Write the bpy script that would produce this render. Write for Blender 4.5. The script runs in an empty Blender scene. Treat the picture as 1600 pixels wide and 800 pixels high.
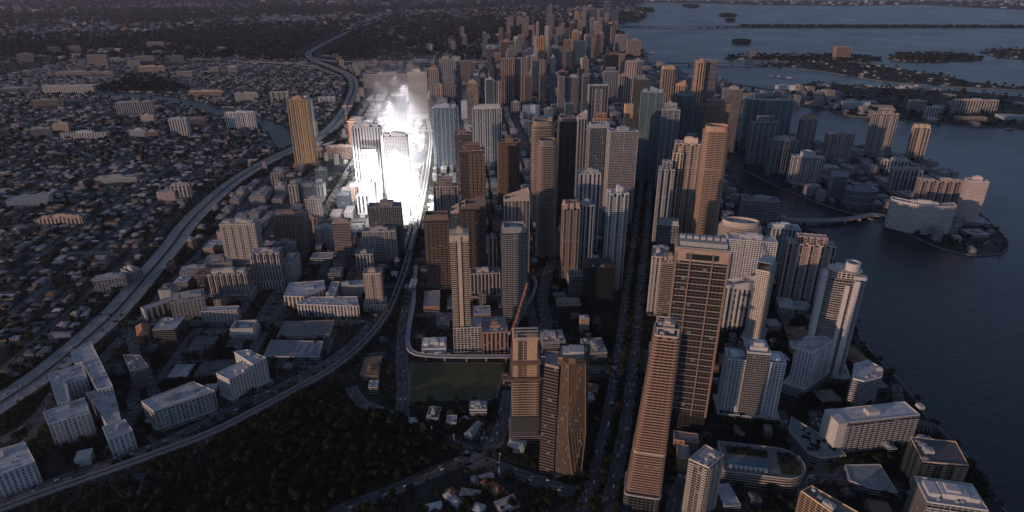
import bpy, math, random
import numpy as np
from mathutils import Vector
R=math.radians
rnd=random.Random(7)
S=bpy.context.scene
COL=S.collection
# ---------------- camera, world, sun, exposure ----------------
H0=500.0; FPX=984.0; PITCH=R(24)
cam=bpy.data.cameras.new('camera'); cam_o=bpy.data.objects.new('camera',cam); COL.objects.link(cam_o)
cam_o.location=(0,0,H0); cam_o.rotation_euler=(R(90)-PITCH,0,0)
cam.sensor_width=36; cam.lens=36*FPX/1600; cam.clip_start=1; cam.clip_end=80000
S.camera=cam_o
SUN_AZ=213.0   # direction towards the sun, degrees counter-clockwise from +X
SUN_EL=6.5
w=bpy.data.worlds.new('World'); S.world=w; w.use_nodes=True
nt=w.node_tree; bg=nt.nodes['Background']
sky=nt.nodes.new('ShaderNodeTexSky'); sky.sky_type='NISHITA'; sky.sun_disc=False
sky.sun_elevation=R(SUN_EL); sky.sun_rotation=R(90-SUN_AZ); sky.air_density=1.0; sky.dust_density=0.2; sky.ozone_density=6
hs=nt.nodes.new('ShaderNodeHueSaturation'); hs.inputs['Saturation'].default_value=.66
nt.links.new(sky.outputs[0],hs.inputs['Color']); nt.links.new(hs.outputs[0],bg.inputs[0]); bg.inputs[1].default_value=0.15
sun=bpy.data.lights.new('sun','SUN'); sun.energy=2.6; sun.angle=R(0.6); sun.color=(1.0,0.65,0.46)
so=bpy.data.objects.new('sun',sun); COL.objects.link(so)
sd=Vector((math.cos(R(SUN_AZ))*math.cos(R(SUN_EL)),math.sin(R(SUN_AZ))*math.cos(R(SUN_EL)),math.sin(R(SUN_EL))))
so.rotation_euler=sd.to_track_quat('Z','Y').to_euler()
vs=S.view_settings; vs.view_transform='Standard'; vs.look='None'; vs.gamma=1; vs.use_curve_mapping=False
vs.exposure=-0.12
S.cycles.max_bounces=5; S.cycles.diffuse_bounces=2; S.cycles.glossy_bounces=2; S.cycles.volume_bounces=1; S.cycles.transmission_bounces=2
S.cycles.sample_clamp_indirect=2; S.cycles.blur_glossy=1.0; S.cycles.caustics_reflective=False
ADDED_FILL=3.6e6; HAZE=2.4e-5; ADDED_MIST=2.6e-3
# ---------------- pixel -> ground ----------------
CP,SP=math.cos(PITCH),math.sin(PITCH)
def ray(x,y):
    u=(x-800)/FPX; v=(y-400)/FPX
    return u, CP-v*SP, -SP-v*CP
def G(x,y,z=0.0):
    dx,dy,dz=ray(x,y); t=(z-H0)/dz
    return (dx*t,dy*t)
def proj(X,Y,Z):
    zc=Y*CP-(Z-H0)*SP; yc=Y*SP+(Z-H0)*CP
    return 800+FPX*X/zc, 400-FPX*yc/zc, zc
def top_solve(x,yt,yb):
    Y=G(800,yb)[1]; dx,dy,dz=ray(x,yt); t=Y/dy
    return dx*t,Y,H0+dz*t
# ---------------- materials ----------------
def newmat(n):
    m=bpy.data.materials.new(n); m.use_nodes=True; t=m.node_tree; return m,t,t.nodes['Principled BSDF']
def N(t,ty,**k):
    n=t.nodes.new(ty)
    for a,b in k.items(): setattr(n,a,b)
    return n
def lk(t,a,b): t.links.new(a,b)
def mth(t,op,a,b=None,c=None,clamp=False):
    n=N(t,'ShaderNodeMath',operation=op); n.use_clamp=clamp
    for i,v in enumerate((a,b,c)):
        if v is None: continue
        if isinstance(v,(int,float)): n.inputs[i].default_value=v
        else: lk(t,v,n.inputs[i])
    return n.outputs[0]
def mixc(t,f,a,b,mode='MIX'):
    n=N(t,'ShaderNodeMix',data_type='RGBA',blend_type=mode)
    for i,v in ((0,f),(6,a),(7,b)):
        if isinstance(v,(int,float)): n.inputs[i].default_value=v
        elif isinstance(v,tuple): n.inputs[i].default_value=(*v,1) if len(v)==3 else v
        else: lk(t,v,n.inputs[i])
    return n.outputs[2]
def noise(t,scale,coord,detail=3,rough=.55):
    n=N(t,'ShaderNodeTexNoise'); n.inputs['Scale'].default_value=scale; n.inputs['Detail'].default_value=detail; n.inputs['Roughness'].default_value=rough
    lk(t,coord,n.inputs['Vector']); return n.outputs[0]
def ramp(t,fac,stops):
    n=N(t,'ShaderNodeValToRGB'); e=n.color_ramp.elements
    while len(e)<len(stops): e.new(.5)
    for i,(p,c) in enumerate(stops): e[i].position=p; e[i].color=(*c,1)
    lk(t,fac,n.inputs[0]); return n.outputs[0]
def geo_pos(t): return N(t,'ShaderNodeNewGeometry').outputs['Position']
def facade(name,u0,u1,v0,v1,glass=(.018,.022,.03),rough=.25,slab=0.0,group_u=0,group_v=0,curtain=.25,ior=1.55):
    """wall with a grid of windows; one UV unit is one bay by one storey, wall colour is the object's colour"""
    m,t,b=newmat(name)
    uv=N(t,'ShaderNodeUVMap').outputs[0]; s=N(t,'ShaderNodeSeparateXYZ'); lk(t,uv,s.inputs[0])
    U,V=s.outputs[0],s.outputs[1]
    fu=mth(t,'FRACT',U); fv=mth(t,'FRACT',V)
    a=mth(t,'MULTIPLY',mth(t,'GREATER_THAN',fu,u0),mth(t,'LESS_THAN',fu,u1))
    c=mth(t,'MULTIPLY',mth(t,'GREATER_THAN',fv,v0),mth(t,'LESS_THAN',fv,v1))
    mask=mth(t,'MULTIPLY',a,c)
    if group_u: # every group_u bays a solid pier
        mask=mth(t,'MULTIPLY',mask,mth(t,'GREATER_THAN',mth(t,'FRACT',mth(t,'DIVIDE',mth(t,'ADD',mth(t,'FLOOR',U),.01),group_u)),1.0/group_u-.02))
    if group_v:
        mask=mth(t,'MULTIPLY',mask,mth(t,'GREATER_THAN',mth(t,'FRACT',mth(t,'DIVIDE',mth(t,'ADD',mth(t,'FLOOR',V),.01),group_v)),1.0/group_v-.02))
    cell=N(t,'ShaderNodeCombineXYZ'); lk(t,mth(t,'FLOOR',U),cell.inputs[0]); lk(t,mth(t,'FLOOR',V),cell.inputs[1])
    oi=N(t,'ShaderNodeObjectInfo'); lk(t,mth(t,'MULTIPLY',oi.outputs['Random'],91.7),cell.inputs[2])
    wn=N(t,'ShaderNodeTexWhiteNoise'); wn.noise_dimensions='3D'; lk(t,cell.outputs[0],wn.inputs['Vector'])
    r=wn.outputs['Value']
    cur=mth(t,'MULTIPLY',mth(t,'GREATER_THAN',r,1-curtain*.45),mth(t,'MULTIPLY',r,.45))
    gcol=mixc(t,cur,glass,(.42,.38,.33))
    pos=geo_pos(t); st=noise(t,.05,pos,4); st2=noise(t,.9,pos,3)
    mp2=N(t,'ShaderNodeMapping'); lk(t,pos,mp2.inputs[0]); mp2.inputs['Scale'].default_value=(.5,.5,.025); st3=noise(t,1.0,mp2.outputs[0],4,.7)
    k=mth(t,'ADD',mth(t,'MULTIPLY',st,.40),mth(t,'MULTIPLY',st2,.25)); k=mth(t,'ADD',k,mth(t,'ADD',mth(t,'MULTIPLY',st3,.30),.53))
    mult=N(t,'ShaderNodeVectorMath',operation='SCALE'); lk(t,oi.outputs['Color'],mult.inputs[0]); lk(t,k,mult.inputs['Scale'])
    lk(t,mixc(t,mask,mult.outputs[0],gcol),b.inputs['Base Color'])
    ro=mth(t,'ADD',mth(t,'MULTIPLY',mth(t,'SUBTRACT',1.0,mask),.8-rough),rough); lk(t,ro,b.inputs['Roughness'])
    b.inputs['IOR'].default_value=1.5
    lk(t,mth(t,'ADD',mth(t,'MULTIPLY',mask,ior-1.4),1.4),b.inputs['IOR'])
    # recess the panes a little
    bp=N(t,'ShaderNodeBump'); bp.inputs['Strength'].default_value=.6; bp.inputs['Distance'].default_value=.25
    lk(t,mth(t,'SUBTRACT',1.0,mask),bp.inputs['Height']); lk(t,bp.outputs[0],b.inputs['Normal'])
    return m
def painted(name,rough=.8,var=.35,spec=.3,scale=.25,metal=0):
    m,t,b=newmat(name); oi=N(t,'ShaderNodeObjectInfo'); pos=geo_pos(t)
    k=mth(t,'ADD',mth(t,'MULTIPLY',noise(t,scale,pos,5,.65),2*var),1-var)
    mult=N(t,'ShaderNodeVectorMath',operation='SCALE'); lk(t,oi.outputs['Color'],mult.inputs[0]); lk(t,k,mult.inputs['Scale'])
    lk(t,mult.outputs[0],b.inputs['Base Color']); b.inputs['Roughness'].default_value=rough; b.inputs['Specular IOR Level'].default_value=spec; b.inputs['Metallic'].default_value=metal
    return m
def flat(name,stops,scale,rough=.85,detail=6,spec=.3,scale2=None,mul=(.7,1.3)):
    m,t,b=newmat(name); pos=geo_pos(t)
    c=ramp(t,noise(t,scale,pos,detail,.65),stops)
    if scale2:
        k=N(t,'ShaderNodeMapRange'); lk(t,noise(t,scale2,pos,4,.7),k.inputs[0]); k.inputs[1].default_value=.3; k.inputs[2].default_value=.7; k.inputs[3].default_value=mul[0]; k.inputs[4].default_value=mul[1]
        v=N(t,'ShaderNodeVectorMath',operation='SCALE'); lk(t,c,v.inputs[0]); lk(t,k.outputs[0],v.inputs['Scale']); c=v.outputs[0]
    lk(t,c,b.inputs['Base Color']); b.inputs['Roughness'].default_value=rough; b.inputs['Specular IOR Level'].default_value=spec
    return m
M={}
M['punch']=facade('punched_window_wall',.22,.78,.25,.78)
M['grid']=facade('framed_grid_wall',.12,.88,.18,.86)
M['fine']=facade('fine_grid_wall',.30,.72,.25,.8,curtain=.15)
M['band']=facade('ribbon_window_wall',-.1,1.1,.36,.96,curtain=.12)
M['balc']=facade('balcony_recess_wall',.04,.96,.14,.97,glass=(.02,.02,.024),curtain=.05,rough=.35,ior=1.6)
M['vert']=facade('vertical_strip_wall',.36,.84,.03,.97,curtain=.2)
M['vertg']=facade('wide_glass_strip_wall',.16,.86,.05,.93,glass=(.04,.06,.075),curtain=.12)
M['glass']=facade('curtain_wall_glass',.06,.96,.10,.98,glass=(.03,.05,.065),rough=.22,curtain=.08,ior=2.2)
M['blue']=facade('blue_curtain_wall_glass',.05,.97,.07,.98,glass=(.035,.075,.10),rough=.2,curtain=.06,ior=2.3)
M['bronze']=facade('bronze_finned_wall',.42,.98,.05,.97,glass=(.045,.028,.018),curtain=.1,rough=.3,ior=1.7)
M['dark']=facade('black_glass_wall',.03,.97,.08,.98,glass=(.012,.014,.016),curtain=0,rough=.38,ior=1.6)
M['garage']=facade('parking_deck_wall',-.1,1.1,.42,.95,glass=(.015,.015,.016),rough=.9,curtain=0,ior=1.4)
M['blank']=facade('plain_rendered_wall',.38,.62,.38,.7,curtain=.1,group_u=3)
M['paint']=painted('weathered_paint')
M['roofing']=painted('roof_membrane',.9,.62,.2,.14)
M['metal']=painted('painted_metal',.5,.15,.5,.5)
M['carpaint']=painted('car_paint',.3,.05,.6,1)
mp,t_,b_=newmat('glazing'); b_.inputs['Base Color'].default_value=(.03,.04,.05,1); b_.inputs['Roughness'].default_value=.1; b_.inputs['IOR'].default_value=2; M['pane']=mp
mp,t_,b_=newmat('pool_water'); b_.inputs['Base Color'].default_value=(.03,.16,.22,1); b_.inputs['Roughness'].default_value=.08; M['pool']=mp
# ---------------- mesh builder ----------------
class MB:
    def __init__(s): s.v=[]; s.f=[]; s.uv=[]
    def quad(s,ps,uv=None):
        n=len(s.v); s.v+=ps; s.f.append(tuple(range(n,n+len(ps)))); s.uv+=(uv or [(0,0)]*len(ps))
    def prism(s,poly,z0,z1,bay=None,fl=3.2,top=True,poly2=None,bottom=False,vo=0.0):
        """closed prism; poly counter-clockwise; sides carry bay/storey UVs"""
        p2=poly2 or poly; n=len(poly)
        for i in range(n):
            a=poly[i]; b=poly[(i+1)%n]; c=p2[(i+1)%n]; d=p2[i]
            L=math.hypot(b[0]-a[0],b[1]-a[1])
            nb=max(1,round(L/bay)) if bay else 1
            if bay and L<bay*.45: nb=0.12
            za=z0 if not isinstance(z0,(list,tuple)) else z0[i]
            ta=z1[i] if isinstance(z1,(list,tuple)) else z1; tb=z1[(i+1)%n] if isinstance(z1,(list,tuple)) else z1
            s.quad([(a[0],a[1],za),(b[0],b[1],za),(c[0],c[1],tb),(d[0],d[1],ta)],
                   [(0,(za-vo)/fl),(nb,(za-vo)/fl),(nb,(tb-vo)/fl),(0,(ta-vo)/fl)])
        if top: s.quad([(p[0],p[1],z1[i] if isinstance(z1,(list,tuple)) else z1) for i,p in enumerate(p2)])
        if bottom: s.quad([(p[0],p[1],z0) for p in reversed(poly)])
    def box(s,cx,cy,w,d,z0,z1,rot=0,**k):
        c,n=math.cos(rot),math.sin(rot)
        P=[(cx+x*c-y*n,cy+x*n+y*c) for x,y in((-w/2,-d/2),(w/2,-d/2),(w/2,d/2),(-w/2,d/2))]
        s.prism(P,z0,z1,**k)
    def bar(s,a,b,th,th2=None):
        a=Vector(a); b=Vector(b); d=(b-a).normalized(); up=Vector((0,0,1)) if abs(d.z)<.9 else Vector((1,0,0))
        x=d.cross(up).normalized()*th/2; y=d.cross(x).normalized()*(th2 or th)/2
        q=[a-x-y,a+x-y,a+x+y,a-x+y]; r=[p+(b-a) for p in q]
        for i in range(4): s.quad([tuple(q[i]),tuple(q[(i+1)%4]),tuple(r[(i+1)%4]),tuple(r[i])])
        s.quad([tuple(p) for p in reversed(q)]); s.quad([tuple(p) for p in r])
    def mesh(s,name,mat):
        me=bpy.data.meshes.new(name); me.from_pydata(s.v,[],s.f)
        ul=me.uv_layers.new(name='UVMap'); ul.data.foreach_set('uv',np.array(s.uv,dtype=np.float32).ravel())
        me.materials.append(mat); return me
    def obj(s,name,mat,parent=None,color=(.5,.5,.5),loc=None,rz=None):
        o=bpy.data.objects.new(name,s.mesh(name,M[mat] if isinstance(mat,str) else mat)); COL.objects.link(o)
        o.color=(*color,1)
        if parent: o.parent=parent
        if loc: o.location=loc
        if rz is not None: o.rotation_euler=(0,0,rz)
        return o
def tag(o,label=None,cat=None,group=None,kind=None):
    if label: o['label']=label
    if cat: o['category']=cat
    if group: o['group']=group
    if kind: o['kind']=kind
    return o
def empty(name,loc,rz=0):
    o=bpy.data.objects.new(name,None); COL.objects.link(o); o.location=loc; o.rotation_euler=(0,0,rz); o.empty_display_size=5; return o
def copy_tree(o,parent=None):
    c=o.copy(); COL.objects.link(c); c.parent=parent
    for ch in [k for k in o.children]: copy_tree(ch,c)
    return c
def rect(w,d): return [(-w/2,0),(w/2,0),(w/2,d),(-w/2,d)]
def oval(w,d,n=28,p=2.0):
    out=[]
    for i in range(n):
        a=2*math.pi*i/n-math.pi/2; c,s_=math.cos(a),math.sin(a)
        out.append((w/2*math.copysign(abs(c)**(2/p),c),d/2+d/2*math.copysign(abs(s_)**(2/p),s_)))
    return out
def notched(w,d,n,q=2.2):
    """front and back with n projecting bays"""
    pts=[]; k=2*n-1; st=w/k
    for i in range(k):
        x0=-w/2+i*st; y=0 if i%2==0 else q
        pts+=[(x0,y),(x0+st,y)]
    pts+=[(w/2,d*.3),(w/2-q,d*.3),(w/2-q,d*.7),(w/2,d*.7)]
    for i in range(k):
        x0=w/2-i*st; y=d if i%2==0 else d-q
        pts+=[(x0,y),(x0-st,y)]
    pts+=[(-w/2,d*.7),(-w/2+q,d*.7),(-w/2+q,d*.3),(-w/2,d*.3)]
    out=[]
    for p in pts:
        if not out or math.hypot(p[0]-out[-1][0],p[1]-out[-1][1])>.01: out.append(p)
    return out
def scalep(poly,k,cy=None):
    cx=sum(p[0] for p in poly)/len(poly); cy=sum(p[1] for p in poly)/len(poly)
    return [(cx+(p[0]-cx)*k,cy+(p[1]-cy)*k) for p in poly]
def inset_ring(mb,poly,z0,z1,th=.5):
    n=len(poly)
    cx=sum(p[0] for p in poly)/n; cy=sum(p[1] for p in poly)/n
    R_=max(math.hypot(p[0]-cx,p[1]-cy) for p in poly); inn=scalep(poly,1-th/R_*1.4); out=scalep(poly,1+.12/R_)
    for i in range(n):
        j=(i+1)%n
        mb.quad([(out[i][0],out[i][1],z0),(out[j][0],out[j][1],z0),(out[j][0],out[j][1],z1),(out[i][0],out[i][1],z1)])
        mb.quad([(inn[j][0],inn[j][1],z0),(inn[i][0],inn[i][1],z0),(inn[i][0],inn[i][1],z1),(inn[j][0],inn[j][1],z1)])
        mb.quad([(out[i][0],out[i][1],z1),(out[j][0],out[j][1],z1),(inn[j][0],inn[j][1],z1),(inn[i][0],inn[i][1],z1)])
# ---------------- occupancy raster (keeps scattered things off roads, water and footprints) ----------------
RES=4.0; OX,OY=-2400.0,250.0; NXX,NYY=1400,1150
occ=np.zeros((NYY,NXX),dtype=np.uint8)   # 0 free 1 road 2 building 3 water
def mark_poly(poly,val,grow=0.0):
    xs=[p[0] for p in poly]; ys=[p[1] for p in poly]
    i0=max(0,int((min(xs)-grow-OX)/RES)); i1=min(NXX-1,int((max(xs)+grow-OX)/RES)+1)
    j0=max(0,int((min(ys)-grow-OY)/RES)); j1=min(NYY-1,int((max(ys)+grow-OY)/RES)+1)
    if i1<=i0 or j1<=j0: return
    X,Y=np.meshgrid(OX+(np.arange(i0,i1)+.5)*RES,OY+(np.arange(j0,j1)+.5)*RES)
    ins=np.zeros(X.shape,bool); n=len(poly)
    for k in range(n):
        x1,y1=poly[k]; x2,y2=poly[(k+1)%n]
        if y1==y2: continue
        c=((y1>Y)!=(y2>Y))&(X<(x2-x1)*(Y-y1)/(y2-y1)+x1); ins^=c
    sub=occ[j0:j1,i0:i1]; sub[ins]=val
def occ_at(x,y):
    i=int((x-OX)/RES); j=int((y-OY)/RES)
    if 0<=i<NXX and 0<=j<NYY: return int(occ[j,i])
    return 0
def free_box(cx,cy,w,d,rot,val=0):
    c,s=math.cos(rot),math.sin(rot)
    nx=max(2,int(w/5)+1); ny=max(2,int(d/5)+1)
    for a in range(nx):
        for b in range(ny):
            x=-w/2+w*a/(nx-1); y=-d/2+d*b/(ny-1)
            if occ_at(cx+x*c-y*s,cy+x*s+y*c)!=val: return False
    return True
def rotrect(cx,cy,w,d,rot):
    c,s=math.cos(rot),math.sin(rot)
    return [(cx+x*c-y*s,cy+x*s+y*c) for x,y in((-w/2,-d/2),(w/2,-d/2),(w/2,d/2),(-w/2,d/2))]
def spline(pts,step=12.0,closed=False):
    P=[Vector((p[0],p[1],p[2] if len(p)>2 else 0)) for p in pts]; out=[]
    n=len(P)
    for i in range(n-1):
        a=P[max(0,i-1)]; b=P[i]; c=P[i+1]; d=P[min(n-1,i+2)]
        k=max(1,int((c-b).length/step))
        for j in range(k):
            t=j/k; out.append(.5*((2*b)+(c-a)*t+(2*a-5*b+4*c-d)*t*t+(3*b-a-3*c+d)*t**3))
    out.append(P[-1]); return out
def offs(line,o):
    r=[]; n=len(line)
    for i in range(n):
        d=line[min(n-1,i+1)]-line[max(0,i-1)]; d.z=0; d.normalize()
        r.append(line[i]+Vector((-d.y,d.x,0))*o)
    return r
def strip(mb,line,o0,o1,z,thick=0.0):
    A=offs(line,o0); B=offs(line,o1); acc=0
    for i in range(len(line)-1):
        L=(line[i+1]-line[i]).length
        a,b,c,d=A[i],B[i],B[i+1],A[i+1]
        q=[(p.x,p.y,p.z+z) for p in(b,c,d,a)]
        uv=[(o1,acc),(o1,acc+L),(o0,acc+L),(o0,acc)]
        if o1>o0: q=[q[0],q[3],q[2],q[1]]; uv=[uv[0],uv[3],uv[2],uv[1]]
        mb.quad(q[::1],uv); acc+=L
        if thick:
            for (p,r) in ((A[i],A[i+1]),(B[i],B[i+1])):
                mb.quad([(p.x,p.y,p.z+z-thick),(r.x,r.y,r.z+z-thick),(r.x,r.y,r.z+z),(p.x,p.y,p.z+z)])
    if thick:
        for i in (0,len(line)-1):
            p,r=A[i],B[i]; mb.quad([(p.x,p.y,p.z+z-thick),(r.x,r.y,r.z+z-thick),(r.x,r.y,r.z+z),(p.x,p.y,p.z+z)])
def mark_line(line,hw,val=1):
    A=offs(line,-hw); B=offs(line,hw)
    for i in range(len(line)-1):
        mark_poly([(A[i].x,A[i].y),(A[i+1].x,A[i+1].y),(B[i+1].x,B[i+1].y),(B[i].x,B[i].y)],val)
GN=R(4.7); GB=R(-13.2)   # the two street grids
def frame(a,b,rot=GN): c,s=math.cos(rot),math.sin(rot); return (a*c-b*s,a*s+b*c)
def unframe(x,y,rot=GN): c,s=math.cos(rot),math.sin(rot); return (x*c+y*s,-x*s+y*c)
# ================= SETTING =================
def sheet(name,poly,z,mat,kind='structure',label=None):
    import bmesh
    bm=bmesh.new(); vs_=[bm.verts.new((p[0],p[1],z)) for p in poly]; f=bm.faces.new(vs_)
    if f.normal.z<0: f.normal_flip()
    bm.normal_update()
    if f.normal.z<0: f.normal_flip()
    bmesh.ops.triangulate(bm,faces=bm.faces[:]); me=bpy.data.meshes.new(name); bm.to_mesh(me); bm.free()
    me.materials.append(mat); o=bpy.data.objects.new(name,me); COL.objects.link(o); o['kind']=kind
    if label: o['label']=label
    return o
def land(name,pxs,z,mat,skirt=True,extra=None,mark=None):
    poly=[G(*p) for p in pxs] if extra is None else extra
    o=sheet(name,poly,z,mat)
    return poly
m_land=flat('ground_grass_and_soil',[(.30,(.014,.018,.014)),(.48,(.030,.034,.028)),(.58,(.055,.055,.052)),(.75,(.10,.098,.095))],.012,scale2=.11,mul=(.6,1.4))
m_lot=flat('car_park_asphalt',[(.3,(.07,.07,.07)),(.7,(.15,.145,.14))],.05,scale2=.3,mul=(.7,1.2))
m_asph=flat('asphalt',[(.3,(.075,.075,.078)),(.7,(.13,.13,.132))],.08,scale2=.02,mul=(.75,1.25))
m_conc=flat('concrete_road',[(.3,(.22,.22,.22)),(.7,(.34,.34,.34))],.06,scale2=.35,mul=(.85,1.12))
m_pave=flat('pavement_concrete',[(.3,(.12,.118,.115)),(.7,(.20,.195,.19))],.12,scale2=.5,mul=(.7,1.2))
m_lot=flat('car_park_asphalt',[(.3,(.07,.07,.07)),(.7,(.15,.145,.14))],.05,scale2=.3,mul=(.7,1.2))
m_grass=flat('playing_field_turf',[(.3,(.058,.066,.026)),(.7,(.115,.105,.055))],.03,scale2=.18,mul=(.75,1.25))
m_lawn=flat('park_lawn',[(.3,(.018,.026,.012)),(.7,(.05,.055,.03))],.05,scale2=.4)
m_white=flat('white_line_paint',[(.3,(.5,.5,.5)),(.7,(.7,.7,.7))],.3)
m_sand=flat('pale_shore_edge',[(.3,(.14,.135,.12)),(.7,(.26,.25,.23))],.05)
# water
m_wat,t,b=newmat('bay_water'); pos=geo_pos(t)
lk(t,ramp(t,noise(t,.0012,pos,4),[(.35,(.004,.010,.016)),(.65,(.010,.020,.028))]),b.inputs['Base Color'])
lk(t,ramp(t,noise(t,.002,pos,4,.6),[(.35,(.30,.30,.30)),(.65,(.38,.38,.38))]),b.inputs['Roughness']); b.inputs['IOR'].default_value=1.33
bp=N(t,'ShaderNodeBump'); bp.inputs['Strength'].default_value=.55; bp.inputs['Distance'].default_value=1.2
mpn=N(t,'ShaderNodeMapping'); lk(t,pos,mpn.inputs[0]); mpn.inputs['Scale'].default_value=(.8,1.6,1); mpn.inputs['Rotation'].default_value=(0,0,.5)
lk(t,mth(t,'ADD',noise(t,.07,mpn.outputs[0],5,.6),mth(t,'MULTIPLY',noise(t,.011,pos,3),1.6)),bp.inputs['Height']); lk(t,bp.outputs[0],b.inputs['Normal'])
water=sheet('water',[(-24000,-200),(24000,-200),(24000,26000),(-24000,26000)],-1.6,m_wat)
coast=[(1600,850),(1572,800),(1545,770),(1522,738),(1510,712),(1478,680),(1447,652),(1428,622),(1408,598),(1385,575),(1362,550),(1344,528),(1335,480),(1312,430),(1300,392),(1264,356),(1220,349),(1190,328),(1165,303),(1150,282),(1142,258),(1150,238),(1172,230),(1200,212),(1222,195),(1240,175),(1246,158),(1230,150),(1190,150),(1160,140),(1135,125),(1080,116),(1040,108),(1012,98),(1005,82),(978,64),(962,44),(966,38),(1000,33),(1014,24),(985,13),(1010,6),(1003,0.5)]
mainland=[G(*p) for p in coast]
far_=[(2600,22000),(2600,25500),(-23500,25500),(-23500,0),(500,0),(560,330)]
sheet('ground',mainland+far_,0.0,m_land)
def shore(poly,name='quay_wall',z0=-1.9,z1=0.5,th=2.0,closed=True,mat=None):
    mb=MB(); n=len(poly)
    for i in range(n if closed else n-1):
        a=poly[i]; c=poly[(i+1)%n]; L=math.hypot(c[0]-a[0],c[1]-a[1])
        if L<.1: continue
        mb.box((a[0]+c[0])/2,(a[1]+c[1])/2,L+1.0,th,z0,z1+rnd.random()*.03,math.atan2(c[1]-a[1],c[0]-a[0]))
    o=mb.obj(name,mat or m_sand); o['kind']='structure'; return o
shore([ (p.x,p.y) for p in spline(mainland[:30],20)],'quay_wall',closed=False)
land_polys=[]
def island(name,pxs,z=.4,mat=None,sm=True,wall=True):
    poly=[G(*p) for p in pxs]
    if sm:
        s_=spline(poly+[poly[0]],20); poly=[(p.x,p.y) for p in s_[:-1]]
    sheet(name,poly,z,mat or m_land)
    if wall: shore(poly,'quay_wall',z1=z+.3)
    land_polys.append(poly); return poly
key=island('island_ground',[(1160,264),(1182,275),(1217,292),(1262,310),(1302,325),(1345,337),(1385,350),(1425,368),(1470,388),(1515,398),(1555,397),(1575,388),(1572,372),(1550,350),(1525,325),(1500,285),(1455,258),(1400,240),(1330,238),(1260,222),(1205,213),(1178,226)])
port=island('port_island_ground',[(1236,163),(1262,168),(1290,172),(1330,181),(1400,187),(1480,194),(1600,202),(1800,212),(1800,158),(1600,152),(1500,142),(1440,141),(1380,137),(1300,131),(1255,131),(1225,140)],sm=False)
isl=[]
isl.append(island('causeway_island_ground',[(1180,102),(1240,106),(1290,112),(1340,121),(1400,129),(1480,135),(1600,141),(1750,147),(1750,141),(1600,137),(1520,129),(1480,119),(1440,113),(1390,105),(1330,97),(1250,97)],sm=False))
isl.append(island('residential_island_ground',[(1130,92),(1200,95),(1290,98),(1380,96),(1375,90),(1300,86),(1200,87),(1140,88)],sm=False))
isl.append(island('residential_island_ground',[(1388,89),(1400,95),(1460,97),(1520,95),(1535,91),(1500,86),(1440,84),(1400,85)],wall=False))
isl.append(island('residential_island_ground',[(1530,82),(1560,90),(1620,95),(1750,96),(1750,76),(1600,77),(1560,77)],wall=False,sm=False))
isl.append(island('bay_islet_ground',[(1143,67),(1158,69.5),(1172,67.5),(1168,65),(1156,64),(1146,65)],wall=False))
isl.append(island('bay_islet_ground',[(1123,25),(1135,26.5),(1150,26),(1145,23.5),(1130,22.5)],wall=False))
isl.append(island('bay_islet_ground',[(1065,10),(1078,12.5),(1092,11.5),(1088,9),(1072,8.5)],wall=False))
isl.append(island('bay_islet_ground',[(1133,32),(1140,34),(1148,33),(1142,31.5)],wall=False))
isl.append(island('bay_islet_ground',[(990,14),(1010,19),(1022,18),(1015,14)],wall=False))
beach=island('barrier_island_ground',[(1010,4),(1100,5),(1180,8),(1330,9),(1440,7),(1500,11),(1600,15),(1800,17),(1800,1),(1010,1)],sm=False,wall=False)
# river through the city: a strip of water let in above the ground sheet
def px(ps,z=0): return [(*G(*p),z) for p in ps]
river=spline(px([(1150,248),(1080,238),(1000,240),(920,238),(840,232),(760,228),(700,236),(640,250),(575,262),(515,263),(483,252),(447,226),(434,205),(410,192),(360,178),(280,158),(200,148),(100,140)]),20)
mb=MB(); strip(mb,river,-32,32,.10); o=mb.obj('river_water',m_wat); o['kind']='structure'; mark_line(river,36,3)
# water raster: everything not inside land polygons
occ[:]=3
mark_poly([(p[0],p[1]) for p in mainland+far_],0)
for P in land_polys: mark_poly(P,0)
mark_line(river,36,3)
# ---------- roads ----------
roads=MB(); marks=MB(); pave=MB(); ROADS=[]
def road(pts,w,z=.06,pv=3.0,dash=True,world=False,mark=True):
    L=spline(pts if world else px(pts),15)
    strip(pave,L,-(w/2+pv),-(w/2),z+.10,.25); strip(pave,L,w/2,w/2+pv,z+.10,.25)
    strip(roads,L,-w/2,w/2,z)
    if dash:
        acc=0
        for i in range(len(L)-1):
            acc+=1
            if acc%2: strip(marks,L[i:i+2],-.14,.14,z+.03)
    if mark: mark_line(L,w/2+pv+1.5,1)
    ROADS.append((L,w)); return L
brick_px=[(905,880),(930,800),(962,667),(978,560),(987,480),(996,409),(1005,333),(1012,270),(1020,225)]
bl=spline(px(brick_px),15)
for o_ in (-11,11):
    q=[(p.x,p.y,0) for p in offs(bl,o_)]
    road(q,11,world=True,pv=2.0,z=.08)
mark_line(bl,24,1)
road([(-40,800),(120,742),(233,702),(330,657),(420,614),(500,575),(560,530),(600,480)],12)
road([(440,860),(520,803),(600,772),(660,745),(715,722),(738,717)],11)
road([(752,716),(775,690),(790,640),(796,610)],12)
road([(745,712),(690,684),(610,648),(566,630),(548,605)],10)
road([(757,722),(830,748),(900,772),(985,800)],12,z=.09)
road([(628,660),(630,600),(628,560),(632,500),(640,440),(645,405)],12)
road([(400,512),(438,450),(470,400),(505,335),(545,266),(580,205)],13)
road([(140,500),(240,502),(330,505),(420,506),(600,504)],12)
road([(0,690),(60,650),(120,560),(190,508),(240,490)],9)
road([(800,570),(860,573),(940,578),(1020,583),(1130,600)],13,z=.09)
road([(845,640),(850,560),(852,500),(848,460),(862,410),(880,350),(890,290)],14,z=.1)
road([(1050,800),(1064,760),(1075,700),(1100,672)],10,z=.1)
road([(1250,800),(1262,745),(1245,700),(1225,660),(1215,640)],9,z=.1)
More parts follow.
